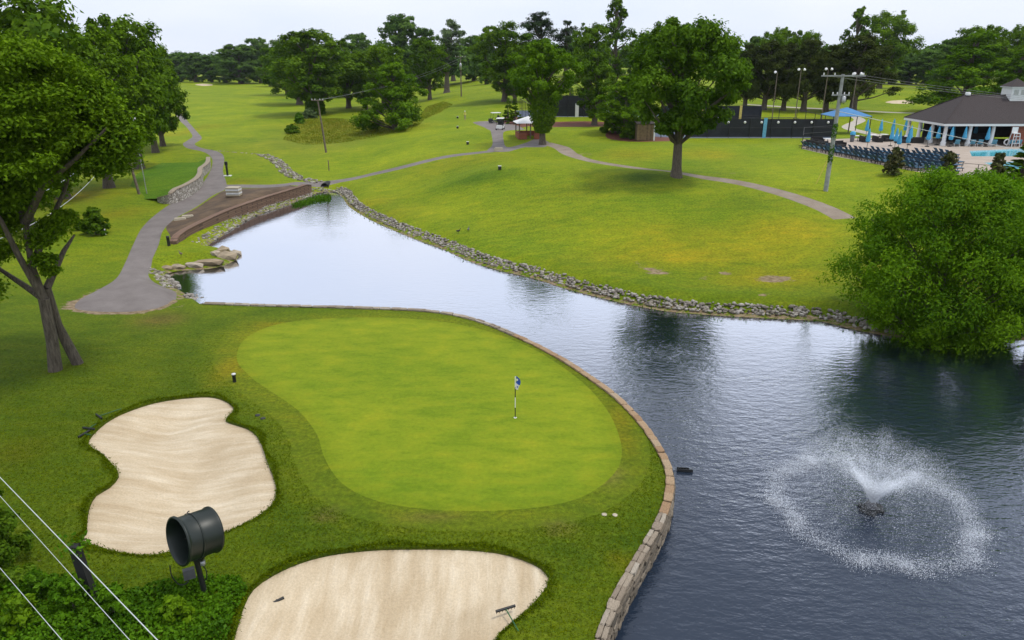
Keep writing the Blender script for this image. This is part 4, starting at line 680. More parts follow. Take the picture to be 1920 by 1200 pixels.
# ------------------------------------------------------------------ flagstick, posts, markers, rakes
q = G(966, 783); e = thing('flagstick', 'golf flagstick with blue and white flag on the putting green', 'flag', q)
for k in range(4): mb = MB(); mb.tube([(0, 0, .53*k), (0, 0, .53*(k+1))], .022, 8); mb.build('pole_band', M['white'] if k % 2 else M['black'], e)
M['flag_blue'] = plain('flag_blue', (.02, .08, .42), .8, .15)
fl = lambda a, b_: [(.02+.18*u_+.05*math.sin(v_*5), .03*math.sin(u_*5+v_*3), 2.15-.62*v_-.12*u_) for v_ in np.linspace(a, b_, 5) for u_ in np.linspace(0, 1, 5)*(.35+.65*math.sin(1.2+v_))]
for a, b_, mt, nm in ((0, .58, 'flag_blue', 'flag_top'), (.58, 1, 'white', 'flag_bottom')): mb = MB(); mb.add(fl(a, b_), [(i*5+k, i*5+k+1, i*5+k+6, i*5+k+5) for i in range(4) for k in range(4)], True); mb.build(nm, M[mt], e)
mb = MB(); mb.box((.09, -.05, 1.98), (.08, .006, .09)); mb.build('flag_emblem', M['white'], e); mb = MB(); mb.box((.1, -.055, 1.62), (.05, .006, .07)); mb.build('flag_number', M['flag_blue'], e)
mb = MB(); mb.lathe([(.0, .006), (.075, .006), (.075, -.1)], 16); mb.build('cup_rim', M['white'], e)
def post(name, label, px, py, h, r_, mat='black', cat='post', cap=None):
    q = G(px, py); e = thing(name, label, cat, q); mb = MB(); mb.lathe([(r_*1.15, -.1), (r_, .05), (r_, h*.8), (r_*1.1, h*.82), (r_*1.1, h), (0, h)], 12); mb.build('body', M[mat], e)
    if cap: mb = MB(); mb.lathe([(0, h+.003), (r_*1.2, h+.003), (r_*1.2, h+.05), (0, h+.07)], 12); mb.build('cap', M[cap], e)
    return e
post('marker_post', 'short black post with white top left of the putting green', 440, 716, .42, .09, 'black', 'post', 'white')
for px, py, lab in ((937,318,'black tee box on the mound right of centre'), (877,271,'black tee box below the service road'), (858,241,'black tee box in the far tees, lower one'), (858,222,'black tee box nearest the golfer')):
    q = G(px, py); e = thing('tee_box', lab, 'box', q, 0, 'black boxes on the tees'); mb = MB(); mb.box((0, 0, .2), (.36, .3, .4)); mb.build('bin', M['black'], e); mb = MB(); mb.box((0, 0, .425), (.4, .34, .04)); mb.build('lid', M['white'], e)
e = post('ball_washer', 'tall dark ball washer post on a white slab by the path junction', 427, 330, 1.5, .14); mb = MB(); mb.box((0, 0, .04), (1.0, .7, .1)); mb.build('slab', M['white'], e); mb = MB(); mb.box((0, 0, 1.75), (.34, .24, .5)); mb.build('head', M['black'], e)
e = post('yardage_post', 'thin dark post standing in the lawn above the cart path', 617, 320, 1.5, .07, 'wood_pole'); e = post('path_post', 'dark stub post at the low end of the block wall', 317, 461, .9, .13, 'black'); post('white_stake', 'short white stake right of the round dark shrub', 198, 440, .55, .05, 'white')
q = G(172, 1122); e = thing('wooden_post', 'dark leaning wooden post wrapped in vines below the left bunker', 'post', q); mb = MB(); mb.box((-.05, 0, .95), (.26, .26, 2.1), .2, .94, Matrix.Rotation(-.08, 3, 'Y')); mb.build('shaft', M['rubber'], e)
r = np.random.default_rng(9); n = 260; link('vine', leaf_mesh('vine', np.c_[r.normal(-.08, .22, n), r.normal(-.05, .2, n), np.where(r.uniform(0, 1, n) < .4, 2.0, .35)+r.normal(0, .16, n)], unit(r.normal(size=(n, 3))+[0, -.4, .6]), .13, .7, r.uniform(.1, .8, n), r), LM['ivy'], e)
def rake(label, px, py, px2, py2):
    a, b_ = G(px, py), G(px2, py2); e = thing('bunker_rake', label, 'rake', a); d = Vector(b_-a); d.z = H([b_])[0]-a[2]+.08; n = Vector((-d.y, d.x, 0)).normalized(); M.setdefault('rake_green', plain('rake_green', (.02, .10, .03), .5)); mb = MB(); mb.tube([(0, 0, .08), d], .02, 6); mb.build('handle', M['rake_green'], e)
    mb = MB(); mb.tube([n*-.32+Vector((0, 0, .08)), n*.32+Vector((0, 0, .08))], .045, 6); mb.build('head', M['black'], e)
    for k in range(7): v = n*(-.3+k*.1); mb = MB(); mb.tube([v+Vector((0, 0, .06)), v+Vector((0, 0, -.02))], .012, 4); mb.build('tooth', M['black'], e)
rake('green handled rake lying on the right rim of the front bunker', 948, 1145, 972, 1187); rake('rake lying along the upper left rim of the left bunker', 186, 783, 228, 769); rake('upper of two short rakes left of the left bunker', 167, 806, 180, 798); rake('lower of two short rakes left of the left bunker', 158, 816, 171, 818)
q = G(519, 1114); mb = MB(); mb.tube([(-.16, -.12, -.28), (.16, .12, -.24)], .05, 8); mb.box((0, 0, -.27), (.1, .06, .1)); tag(mb.build('rake_head', M['black'], None, q), 'small dark rake head left in the front bunker sand', 'rake head')
for px, py, lab in ((1133,965,'left pale sprinkler cover on the collar near the wall'), (1153,966,'right pale sprinkler cover on the collar near the wall')):
    q = G(px, py); mb = MB(); mb.lathe([(.1, -.02), (.1, .02), (.07, .03), (0, .03)], 14); tag(mb.build('sprinkler_cover', M['edge'], None, q), lab, 'sprinkler')
for px, py, lab in ((483,779,'left dark sprinkler hole beside the left bunker nose'), (493,785,'right dark sprinkler hole beside the left bunker nose')):
    q = G(px, py); mb = MB(); mb.lathe([(.12, -.02), (.12, .03), (.09, .04), (0, .035)], 14); tag(mb.build('sprinkler_cover', M['black'], None, q), lab, 'sprinkler')
# ------------------------------------------------------------------ turf fan
q = G(385, 1112); e = thing('turf_fan', 'large dark green drum fan on a post between the bunkers', 'fan', q); hub = Vector((-.02, .05, 2.15)); ax = Vector((-.64, -.75, .15)).normalized()
zx = ax.orthogonal().normalized(); R_ = ax.to_track_quat('Z', 'Y').to_matrix()
def drum(prof, n=40):
    mb = MB(); mb.lathe(prof, n); mb.v = [tuple(R_ @ Vector(v)*.9+hub) for v in mb.v]; return mb
d_ = drum([(.80, .62), (.86, .60), (.86, .56), (.80, .52), (.78, .45), (.78, -.52), (.82, -.56), (.82, -.62), (.76, -.60), (.74, -.5), (.74, .5), (.80, .62)]).build('drum', M['dark_green'], e)
drum([(.79, .1), (.81, .1), (.81, .06), (.79, .06)]).build('band', M['dark_green'], d_)
for k in range(5): mb = MB(); R3_ = Matrix.Rotation(k*1.2566, 3, 'Z') @ Matrix.Rotation(.5, 3, 'X'); mb.box((0, 0, 0), (.62, .02, .2)); mb.v = [tuple(R_ @ (Matrix.Rotation(k*1.2566, 3, 'Z') @ (Matrix.Rotation(.5, 3, 'X') @ Vector(v)+Vector((.38, 0, 0))))+hub) for v in mb.v]; mb.build('blade', M['rubber'], e)
drum([(0, .16), (.14, .14), (.14, -.4), (0, -.42)], 16).build('motor', M['rubber'], e)
drum([(0, -.58), (.74, -.575), (.74, -.56)], 30).build('rear_guard', M['black'], e)
mb = MB(); mb.tube([(0, 0, -.3), (-.05, 0, .6), (-.1, 0, 1.34)], .085, 12); mb.build('post', M['black'], e); mb = MB(); mb.box((-.08, 0, 1.37), (.5, .3, .07)); mb.build('mount', M['black'], e); mb = MB(); mb.box((-.33, -.12, .86), (.34, .16, .34), .5); mb.build('control_box', M['grey_plastic'], e); mb = MB(); mb.lathe([(.0, 0), (.08, .02), (.08, .16), (0, .18)], 10, (.12, -.05, 1.12)); mb.build('connector', M['steel'], e)
cbl = lambda pts: smooth_line(pts, .05); mb = MB(); mb.tube([Vector(v) for v in cbl([(-.75, -.35, 1.35), (-.78, -.3, .9), (-.66, -.2, .5), (-.45, -.12, .5), (-.35, -.1, .7)])], .018, 6); mb.tube([Vector(v) for v in cbl([(.12, -.05, 1.1), (.18, -.05, .9), (.12, 0, .55), (-.05, 0, .45)])], .016, 6); mb.build('power_cable', M['rubber'], e)
mb = MB(); mb.tube([tuple(R_ @ Vector((math.cos(a)*.10+.0, 0, math.sin(a)*.1))+hub+Vector((0, 0, .84))) for a in np.linspace(0, 3.14, 8)], .016, 6); mb.build('lifting_eye', M['black'], e)
# ------------------------------------------------------------------ fountain
q = U(1633, 955, WATER); e = thing('fountain', 'floating pond fountain throwing a wide ring of spray', 'fountain', (q[0], q[1], WATER)); mb = MB(); mb.box((0, 0, .05), (.95, .62, .14), .75, .9); mb.box((0, 0, .05), (.95, .16, .12), -.6); mb.build('float', M['black'], e); mb = MB(); mb.lathe([(.22, .1), (.17, .26), (.1, .3), (.1, .36), (.0, .36)], 14); mb.build('nozzle', M['grey_plastic'], e)
m, t, b = new_mat('spray_water'); M['spray'] = m; b.inputs['Base Color'].default_value = (.86, .9, .97, 1); b.inputs['Roughness'].default_value = .3; b.inputs['Transmission Weight'].default_value = .0
r = np.random.default_rng(51)
def drops(P, sz, name):
    n = len(P); d = unit(r.normal(size=(n, 3))); a = unit(np.cross(d, r.normal(size=(n, 3)))); c_ = np.cross(d, a); s_ = (sz*r.uniform(.5, 1.4, n))[:, None]; V = np.stack([P+a*s_, P-a*s_*.5+c_*s_*.87, P-a*s_*.5-c_*s_*.87], 1).reshape(-1, 3); o = link(name, np_mesh(name, V, np.arange(n*3).reshape(-1, 3)), M['spray'], e); o['kind'] = 'stuff'; return o
def jets(n, el0, el1, R0, R1, pw=1.0):
    el = r.uniform(el0, el1, n); Rg = r.normal((R0+R1)/2, (R1-R0)/4, n); az = r.uniform(0, 2*np.pi, n); az = az+.04*np.sin(az*9); Rg = Rg*(1+.05*np.sin(az*7+1)+.04*np.sin(az*13)); tt = r.uniform(0, 1, n)**pw; x = Rg*tt; z = .3+x*np.tan(el)*(1-tt)
    j = r.normal(size=(n, 3))*(.02+.16*tt[:, None]); return np.c_[np.cos(az)*x, np.sin(az)*x, np.maximum(z, .02)]+j*np.array([1, 1, .8])
drops(jets(100000, 1.05, 1.17, 3.0, 4.1, 1.25), .0085, 'spray'); drops(jets(7000, .95, 1.22, 1.5, 4.0, .9), .009, 'inner_spray')
n = 46000; az = r.uniform(0, 6.2832, n); az = az+.07*np.sin(az*5)+.03*np.sin(az*11+2); rad = r.normal(3.6, .30, n)*(1+.03*np.sin(az*5+1)+.03*np.sin(az*11)); P = np.c_[np.cos(az)*rad, np.sin(az)*rad, np.abs(r.normal(0, .16, n))+.01]; drops(P, .0115, 'splash_ring')
n = 90000; az = r.uniform(0, 6.2832, n); tt = r.uniform(0, .3, n); P = jets(n, 1.08, 1.14, 3.3, 4.0, 2.2); k = np.hypot(P[:, 0], P[:, 1])*r.uniform(.6, 2.2, n) < 1.25; drops(P[k], .0125, 'jet_core')
# outlet grate by the wall
q = U(1284, 885, WATER); e = thing('outlet_grate', 'small dark grate jutting into the water from the pond wall', 'grate', (q[0], q[1], WATER), -.12); e.scale = (.75, .6, .6); mb = MB(); mb.box((0, 0, .12), (.9, .05, .2)); mb.box((-.1, .16, .16), (.7, .05, .2)); mb.build('frame', M['black'], e)
for k in range(6): mb = MB(); mb.box((-.38+k*.15, .08, .16), (.03, .16, .12)); mb.build('bar', M['black'], e)
#@@PART4
# ------------------------------------------------------------------ utility poles, lamps and wires
def upole(name, label, px, by, ty, r_=.15, mat='wood_pole', arms=(), lean=0.):
    q = G(px, by); h = ztop(q, ty)-q[2]; e = thing(name, label, 'pole', q); mb = MB(); mb.tube([(0, 0, -.6), (lean*.5, 0, h*.5), (lean, 0, h)], [r_*1.15, r_, r_*.7], 10); mb.build('shaft', M[mat], e)
    for z, L, rz in arms:
        c = Vector((lean*(h-z)/h, -.16, h-z)); mb = MB(); mb.box(c, (L, .1, .12), rz); a = mb.build('cross_arm', M[mat], e)
        for k in (-.45, -.2, .2, .45): mb = MB(); mb.lathe([(.05, 0), (.07, .08), (.04, .12), (.06, .2), (0, .22)], 8, (c.x+math.cos(rz)*k*L, c.y+math.sin(rz)*k*L, c.z+.06)); mb.build('insulator', M['white'], a)
    return e, q, h
P1, q1, h1 = upole('utility_pole', 'tall grey utility pole with vines beside the pool fence', 1548, 358, 139, .2, 'grey_pole', ((.15, 4.2, 0), (1.9, 1.7, 0)))
r = np.random.default_rng(19); n = 700; zz = r.uniform(2.2, 6.6, n); a = r.uniform(0, 6.28, n); rad = .15+.12*np.abs(np.sin(zz*1.3))*r.uniform(0, 1, n); link('vine', leaf_mesh('vine', np.c_[np.cos(a)*rad, np.sin(a)*rad, zz], unit(np.c_[np.cos(a), np.sin(a), a*0+.4]+r.normal(size=(n, 3))*.3), .2, .7, r.uniform(0, .6, n), r), LM['ivy'], P1)
mb = MB(); mb.lathe([(.16, 0), (.2, .1), (.2, .55), (.1, .62)], 12, (.3, -.25, h1-2.6)); mb.build('transformer', M['steel'], P1)
P2, q2, h2 = upole('utility_pole', 'brown utility pole standing in the lawn before the meadow', 612, 286, 187, .15, 'wood_pole', ((.1, 2.0, 0),), -.7)
P3, q3, h3 = upole('utility_pole', 'leaning wooden utility pole in front of the left trees', 262, 364, 222, .16, 'wood_pole', ((.15, 2.6, 0),), -1.2)
P4, q4, h4 = upole('lamp_pole', 'tall lamp pole on the far lawn beside the brown pine', 865, 181, 106, .17, 'wood_pole', ((.1, 3.0, 0),)); mb = MB(); mb.lathe([(0, 0), (.35, .1), (.35, 1.5), (.1, 1.9), (0, 1.9)], 12, (0, -.3, h4-3.6)); mb.build('transformer', M['steel'], P4)
q = G(262, 364)+np.array([.9, 0, 0]); e = thing('conduit_pole', 'thin pale conduit pole right of the leaning wooden pole', 'pole', q); mb = MB(); mb.tube([(0, 0, -.3), (-.1, 0, ztop(q, 222)-q[2])], .06, 8); mb.build('shaft', M['steel'], e); mb = MB(); mb.box((-.1, 0, ztop(q, 222)-q[2]), (.5, .3, .2)); mb.build('cap', M['white'], e)
def wire(label, A, B_, sag=.6, r_=.02, mat='darkcable', n=14):
    A, B_ = Vector(A), Vector(B_); mb = MB(); mb.tube([A.lerp(B_, k/n)-Vector((0, 0, 4*sag*(k/n)*(1-k/n))) for k in range(n+1)], r_, 5); return tag(mb.build('cable', M[mat], None), label, 'cable', 'overhead cables')
T1, T2, T3, T4 = (Vector(q)+Vector((l, 0, h)) for q, h, l in ((q1, h1, 0), (q2, h2, -.7), (q3, h3, -1.2), (q4, h4, 0)))
for k, (dx, lab) in enumerate(((-1.8, 'left'), (0, 'middle'), (1.8, 'right'))): wire('thin %s cable running from the grey pole over the pool house roof' % lab, T1+Vector((dx, 0, -.1)), (95+dx, 96-k, 9.5), .8, .014)
wire('pale guy wire slanting from the grey pole down over the pool', T1+Vector((0, 0, -3.4)), (72, 84, 3.2), .05, .03, 'cable')
q = G(1530, 345); wire('yellow sleeved guy wire anchored left of the grey pole', (q[0], q[1], q[2]), (q[0]+.9, q[1]+.2, q[2]+2.4), 0, .04, 'yellow_cloth', 3)
for k in (0, 1): wire('cable %s from the far lamp pole to the lawn pole' % ('upper' if k else 'lower'), T2+Vector((.6*k-.3, 0, -.05)), T4+Vector((k-.5, 0, -.1-1.2*(1-k))), 1.2, .016)
OFF = Vector((-25.0, 24.0, 10.5)); mb = MB(); gz = float(H([[OFF.x, OFF.y]])[0]); e = thing('utility_pole', 'wooden pole left of the forked tree carrying the pale cables', 'pole', (OFF.x, OFF.y, gz)); mb.tube([(0, 0, -.5), (0, 0, OFF.z+.6-gz)], .16, 10); mb.build('shaft', M['wood_pole'], e)
for k, (dz, dx, lab) in enumerate(((0, 0, 'upper of two pale cables crossing the forked tree trunk'), (-.35, .2, 'lower of two pale cables crossing the forked tree trunk'), (-1.9, .1, 'lowest pale cable sagging across the forked tree'))): wire(lab, OFF+Vector((dx, 0, dz)), T3+Vector((.8*k-.8, 0, -.2-.5*k)), 2.4+.5*k, .02, 'cable', 30)
def cam_pt(px, py, depth): d = ray(px, py); return Vector((0, 0, CAMZ))+Vector(d)*depth
for lab, a, b_ in (('thick pale cable crossing the bottom left corner, topmost', (0, 895, 15.0), (295, 1200, 9.5)), ('thin pale cable crossing the bottom left corner, middle', (0, 930, 15.4), (243, 1200, 10.0)), ('pale cable cutting the extreme bottom left corner', (0, 1065, 13.0), (116, 1200, 10.0))):
    A = cam_pt(*a); B_ = cam_pt(*b_); d = B_-A; wire(lab, A-d*1.2, B_+d*.6, .0, .008 if 'thick' in lab else .0055, 'cable', 6)
# ------------------------------------------------------------------ tennis enclosure
def fence(label, pts, h, post_step, screen, z, group=None):
    e = thing('tennis_fence', label, 'fence', (pts[0][0], pts[0][1], z), 0, group); o0 = np.array(pts[0])
    for a, b_ in zip(pts[:-1], pts[1:]):
        a, b_ = np.array(a)-o0, np.array(b_)-o0; L = np.linalg.norm(b_-a); n = max(1, int(L/post_step)); rz = math.atan2(b_[1]-a[1], b_[0]-a[0])
        for k in range(n+1): c = a+(b_-a)*k/n; mb = MB(); mb.tube([(c[0], c[1], -.2), (c[0], c[1], h)], .05, 6); mb.build('post', M['black'], e)
        mid = (a+b_)/2
        for zz in (h, h*.5): mb = MB(); mb.tube([(a[0], a[1], zz), (b_[0], b_[1], zz)], .035, 6); mb.build('rail', M['black'], e)
        if screen:
            for k in range(n): c = a+(b_-a)*(k+.5)/n; mb = MB(); nrm = Vector((-math.sin(rz), math.cos(rz), 0))*.08; mb.box(Vector((c[0], c[1], h*.5-.02))+nrm, (L/n-.04, .015, h-.25), rz); mb.build('windscreen', M['screen'], e)
    return e
xa, xb = U(1290, 260, COURTZ)[0], U(1557, 257, COURTZ)[0]; YF = 116.2
f1 = fence('long black windscreen fence along the near side of the tennis court', [(xa, YF), (xb, YF)], 3.0, 3.0, True, COURTZ)
for k in range(9): mb = MB(); mb.lathe([(0, 0), (.2, 0), (.2, .02), (0, .02)], 12); o = mb.build('vent_patch', M['white'], f1, (1.2+k*2.6, -.04, 2.35)); o.rotation_euler = (math.pi/2, 0, 0)
mb = MB(); mb.box((12.2, -.06, 1.5), (.55, .04, 3.0)); mb.build('gate_strip', M['sling_light'], f1)
fence('open chain fence of the tennis court left of the great lawn tree', [(U(1222, 262, COURTZ)[0], YF), (xa-.05, YF)], 3.0, 1.6, False, COURTZ)
yb = 135.0; xs = [U(px, 200, COURTZ+3.6)[0]*yb/U(px, 200, COURTZ+3.6)[1] for px in (1240, 1428)]
f2 = fence('black windscreen fence with white crest behind the tennis court', [(xs[0], yb), (xs[1], yb)], 3.8, 3.2, True, COURTZ)
fence('bare chain fence behind the right end of the tennis court', [(xs[1]+.1, yb), (xb+1, yb)], 3.2, 2.2, False, COURTZ); fence('side fence at the right end of the tennis court', [(xb+.1, YF+.1), (xb+1, yb)], 3.0, 4, False, COURTZ)
cx = U(1351, 212, COURTZ+2)[0]*yb/U(1351, 212, COURTZ+2)[1]-xs[0]
def sheet(pts, mat, name, par, y): mb = MB(); mb.add([(x, y, z) for x, z in pts], [tuple(range(len(pts)))]); return mb.build(name, M[mat], par)
sheet([(cx-.5, 3.0), (cx-.62, 2.55), (cx-.3, 2.2), (cx, 1.95), (cx+.3, 2.2), (cx+.62, 2.55), (cx+.5, 3.0), (cx, 3.12)], 'white', 'crest', f2, -.06); sheet([(cx-.16, 2.9), (cx-.2, 2.5), (cx, 2.25), (cx+.2, 2.5), (cx+.16, 2.9)], 'screen', 'crest_centre', f2, -.065)
mb = MB(); mb.tube([(cx+math.cos(a)*.9, -.06, 2.3+math.sin(a)*.75) for a in np.linspace(3.5, 5.92, 12)], .05, 5); mb.build('crest_ribbon', M['white'], f2)
for k in (0, 1): mb = MB(); mb.box((cx+(-3.4, 3.6)[k], -.07, 1.9), (.45, .04, 3.6)); mb.build('screen_gap', M['yellow_cloth'], f2)
f3 = fence('black fence of the farther tennis court behind the egg shaped tree', [(8, 149.8), (24, 149.8)], 4.2, 2.8, True, 4.6)
for k in (5.0, 11.2): mb = MB(); mb.box((k, -.07, 1.3), (.7, .04, 2.6)); mb.build('gate_strip', M['white'], f3)
fence('side fence of the farther tennis court near the cone evergreens', [(3.2, 132), (1.6, 150), (8, 149.8)], 3.6, 2.5, False, 4.5)
for j, (px, ty, by) in enumerate(((1447, 136, 226), (1490, 131, 226), (1540, 130, 224), (1590, 139, 250))):
    q = G(px, by); q[2] = COURTZ; h = ztop(q, ty)-q[2]; e = thing('court_lamp', ['leftmost tennis court floodlight pole with one lamp', 'second tennis floodlight pole from the left', 'third tennis floodlight pole with white lamps', 'floodlight pole right behind the grey utility pole'][j], 'lamp', q, 0, 'tennis floodlights'); mb = MB(); mb.tube([(0, 0, -.3), (0, 0, h)], [.11, .07], 8); mb.build('shaft', M['wood_pole'], e)
    for s_ in ((-.45,) if j == 0 else (-.5, .45)): mb = MB(); mb.lathe([(.09, 0), (.26, .3), (.28, .38), (0, .33)], 10); o = mb.build('lamp_head', M['white'], e, (s_, -.1, h-.1)); o.rotation_euler = (.9, s_*1.2, 0)
q = G(1207, 262); e = thing('wooden_shed', 'small brown board shed beside the tennis fence', 'shed', q); w_, d_, hh = 2.5, 2.2, 2.5
for k in range(9): mb = MB(); mb.box((-w_/2+w_*(k+.5)/9, -d_/2, hh/2), (w_/9-.02, .06, hh)); mb.build('board', M['cedar_board'], e)
mb = MB(); mb.box((0, .04, hh/2), (w_-.06, d_-.1, hh-.05)); mb.build('wall', M['cedar_board'], e); mb = MB(); mb.box((0, 0, hh+.06), (w_+.35, d_+.35, .1), 0, 1, Matrix.Rotation(.06, 3, 'X')); mb.build('roof', M['roof'], e); mb = MB(); mb.box((w_/2+.12, -d_/2, hh/2), (.22, .12, hh)); mb.build('white_trim', M['white'], e)
q = G(1581, 250); q[2] = COURTZ; e = thing('shade_canopy', 'blue pyramid shade canopy on dark posts by the courts', 'canopy', q); R0 = 3.3; zt, za = 2.6, 3.9; C_ = [(-R0, -R0*.8, zt), (R0, -R0*.8, zt), (R0, R0*.8, zt), (-R0, R0*.8, zt), (0, 0, za)]; mb = MB(); mb.add(C_+[(x, y, z-.05) for x, y, z in C_], [(0, 1, 4), (1, 2, 4), (2, 3, 4), (3, 0, 4), (6, 5, 9), (7, 6, 9), (8, 7, 9), (5, 8, 9), (0, 5, 6, 1), (1, 6, 7, 2), (2, 7, 8, 3), (3, 8, 5, 0)]); mb.build('fabric', M['shade_blue'], e)
for x, y, z in C_[:4]: mb = MB(); mb.tube([(x*.96, y*.96, -.2), (x*.96, y*.96, zt)], .07, 6); mb.build('post', M['black'], e)
# ------------------------------------------------------------------ pool house
X0, X1, Y0, Y1, ZE, ZR = 60.0, 92.0, 102.8, 112.8, 7.3, 10.8; ph = thing('pool_house', 'open fronted pool house with dark hipped roof and white columns', 'building', (X0, Y0, POOLZ)); B0 = Vector((X0, Y0, POOLZ))
def L_(x, y, z): return (x-X0, y-Y0, z-POOLZ)
yr = (Y0+Y1)/2; mb = MB(); A = [L_(X0-.5, Y0-.5, ZE), L_(X1, Y0-.5, ZE), L_(X1, Y1+.5, ZE), L_(X0-.5, Y1+.5, ZE), L_(X0+4.8, yr, ZR), L_(X1, yr, ZR)]; mb.add(A, [(0, 1, 5, 4), (0, 4, 3), (3, 4, 5, 2), (1, 2, 5)]); rf = mb.build('roof', M['roof'], ph)
mb = MB()
for a, b_ in ((0, 4), (3, 4), (4, 5)): mb.tube([Vector(A[a])+Vector((0, 0, .03)), Vector(A[b_])+Vector((0, 0, .03))], .07, 6)
mb.build('ridge_cap', M['roof'], rf)
mb = MB(); mb.box(L_((X0+X1)/2-.25, Y0-.42, ZE-.16), (X1-X0+.5, .14, .3)); mb.box(L_(X0-.42, yr, ZE-.16), (.14, Y1-Y0+.7, .3)); mb.build('fascia', M['white'], ph)
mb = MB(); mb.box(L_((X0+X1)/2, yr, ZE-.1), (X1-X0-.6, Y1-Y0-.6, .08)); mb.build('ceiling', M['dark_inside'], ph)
for x in (60.2, 63.6, 66.8): mb = MB(); mb.lathe([(.34, 0), (.34, .5), (.26, .55), (.22, 2.6), (.32, 2.7), (.32, ZE-POOLZ-.3)], 12, L_(x, Y0+.1, POOLZ)); mb.build('column', M['white'], ph)
for y in (106.2, 109.6, 112.6): mb = MB(); mb.lathe([(.34, 0), (.34, .5), (.26, .55), (.22, 2.6), (.32, 2.7), (.32, ZE-POOLZ-.3)], 12, L_(60.2, y, POOLZ)); mb.build('column', M['white'], ph)
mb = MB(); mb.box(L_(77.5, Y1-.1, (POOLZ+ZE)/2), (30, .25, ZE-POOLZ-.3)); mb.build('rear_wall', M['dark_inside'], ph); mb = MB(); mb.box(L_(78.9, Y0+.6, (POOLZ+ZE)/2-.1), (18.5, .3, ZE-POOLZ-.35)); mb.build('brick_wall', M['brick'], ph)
mb = MB(); mb.box(L_(67, Y0+5.5, POOLZ+.55), (7, .6, 1.1)); mb.build('bar_counter', M['dark_inside'], ph); mb = MB(); mb.box(L_(61.2, Y0+2.4, ZE-.55), (.1, 3.4, .4)); mb.build('blue_awning', M['shade_blue'], ph)
cu = link('cupola', None, None, ph, L_(71.8, yr, ZR-1.0)); mb = MB(); mb.box((0, 0, .9), (2.3, 2.3, 2.4)); mb.box((0, 0, 2.13), (2.7, 2.7, .12)); mb.build('cupola_body', M['white'], cu); mb = MB(); mb.add([(-1.4, -1.4, 2.2), (1.4, -1.4, 2.2), (1.4, 1.4, 2.2), (-1.4, 1.4, 2.2), (0, 0, 3.3)], [(0, 1, 4), (1, 2, 4), (2, 3, 4), (3, 0, 4), (3, 2, 1, 0)]); mb.build('cupola_roof', M['roof'], cu)
for s_ in (-.5, .5): mb = MB(); mb.box((s_, -1.16, 1.45), (.66, .04, .7)); mb.build('louvre', M['steel'], cu)
mb = MB(); mb.lathe([(.35, 0), (.35, .35), (.2, .45), (0, .45)], 10, L_(65.2, yr, ZR)); mb.build('roof_vent', M['white'], rf)
# ------------------------------------------------------------------ pool furniture
def lounger(mat):
    e = link('sun_lounger', None); mb = MB()
    for s_ in (-.32, .32):
        mb.box((s_, .0, .3), (.05, 1.95, .05)); 
        for y in (-.8, .75): mb.box((s_, y, .13), (.05, .05, .3))
    mb.build('frame', M['black'] if mat != 'sling_light' else M['white'], e); mb = MB(); mb.box((0, -.35, .34), (.58, 1.25, .03)); mb.build('seat', M[mat], e); mb = MB(); mb.box((0, .55, .62), (.58, .85, .03), 0, 1, Matrix.Rotation(.85, 3, 'X')); mb.build('backrest', M[mat], e); return e
navy = lounger('navy'); light = lounger('sling_light'); used = {}
def put(proto_, loc, rz, label, group, cat):
    k = proto_.name
    o = copy_tree(proto_) if k in used else proto_
    used[k] = 1; o.location = tuple(map(float, loc)); o.rotation_euler = (0, 0, rz); tag(o, label, cat, group); return o
ORD = ['nearest the lawn', 'second from the lawn', 'third from the lawn', 'fourth from the lawn', 'fifth from the lawn', 'sixth from the lawn', 'seventh from the lawn', 'closest to the pool']
pl = np.array([U(x, y, POOLZ)[:2] for x, y in pool_px[:6]]); pl = pl[np.argsort(pl[:, 0])]
for j in range(8):
    xr = 44.2+2.3*j; y0 = float(np.interp(xr, pl[:, 0], pl[:, 1]))+1.3
    for k in range(22):
        y = y0+.98*k; x = xr-.2*(y-y0)
        d_ = (x, y, POOLZ); pyy = 600-F*((y*-SP*-1*0)+((POOLZ-CAMZ)*CP+y*SP))/(y*CP-(POOLZ-CAMZ)*SP)
        if pyy < 268+max(0, j-3)*4: break
        if x > .615*(.94*y+4): continue
        put(navy, (x+random.uniform(-.1, .1), y, POOLZ), 1.77+random.uniform(-.1, .1), 'navy sling lounger in the column of pool chairs '+ORD[j], 'navy chairs in the column '+ORD[j], 'lounger')
for k, px in enumerate((1793, 1822, 1836, 1862, 1895, 1908)): q = U(px, 274, POOLZ); put(light, (q[0], q[1], POOLZ), 2.7, 'light blue lounger in front of the pool house, %s from the left' % ('first', 'second', 'third', 'fourth', 'fifth', 'sixth')[k], 'light blue loungers by the pool house', 'lounger')
um = link('closed_umbrella', None); mb = MB(); mb.tube([(0, 0, 0), (0, 0, 2.75)], .03, 6); mb.build('pole', M['black'], um); mb = MB(); mb.lathe([(.02, 2.72), (.12, 2.4), (.22, 1.7), (.30, 1.2), (.26, .95), (.12, .92)], 9, smooth=False); mb.build('canopy', M['blue'], um); mb = MB(); mb.lathe([(.3, 0), (.3, .08), (.08, .14)], 12); mb.build('base', M['rubber'], um)
UMB = [(1623,257),(1625,279),(1649,257),(1672,256),(1677,278),(1669,274),(1695,256),(1683,284),(1700,281),(1704,272),(1723,258),(1738,275),(1756,272),(1780,275),(1783,270),(1805,274),(1826,262),(1848,275)]
W_ = ['by the blue lidded bin','in the lower chairs under the bin','behind the dark sofas','left of the pair at the patio back','standing low among the front chairs','leaning at the patio middle','at the back beside the low wall','lowest among the navy chairs','right of the lowest one','above the lowest pair','in front of the left columns','beside the corner column','left of the front column','in front of the front column','touching the front column','between the light blue chairs','on the upper terrace under the eaves','right of the light blue chairs']
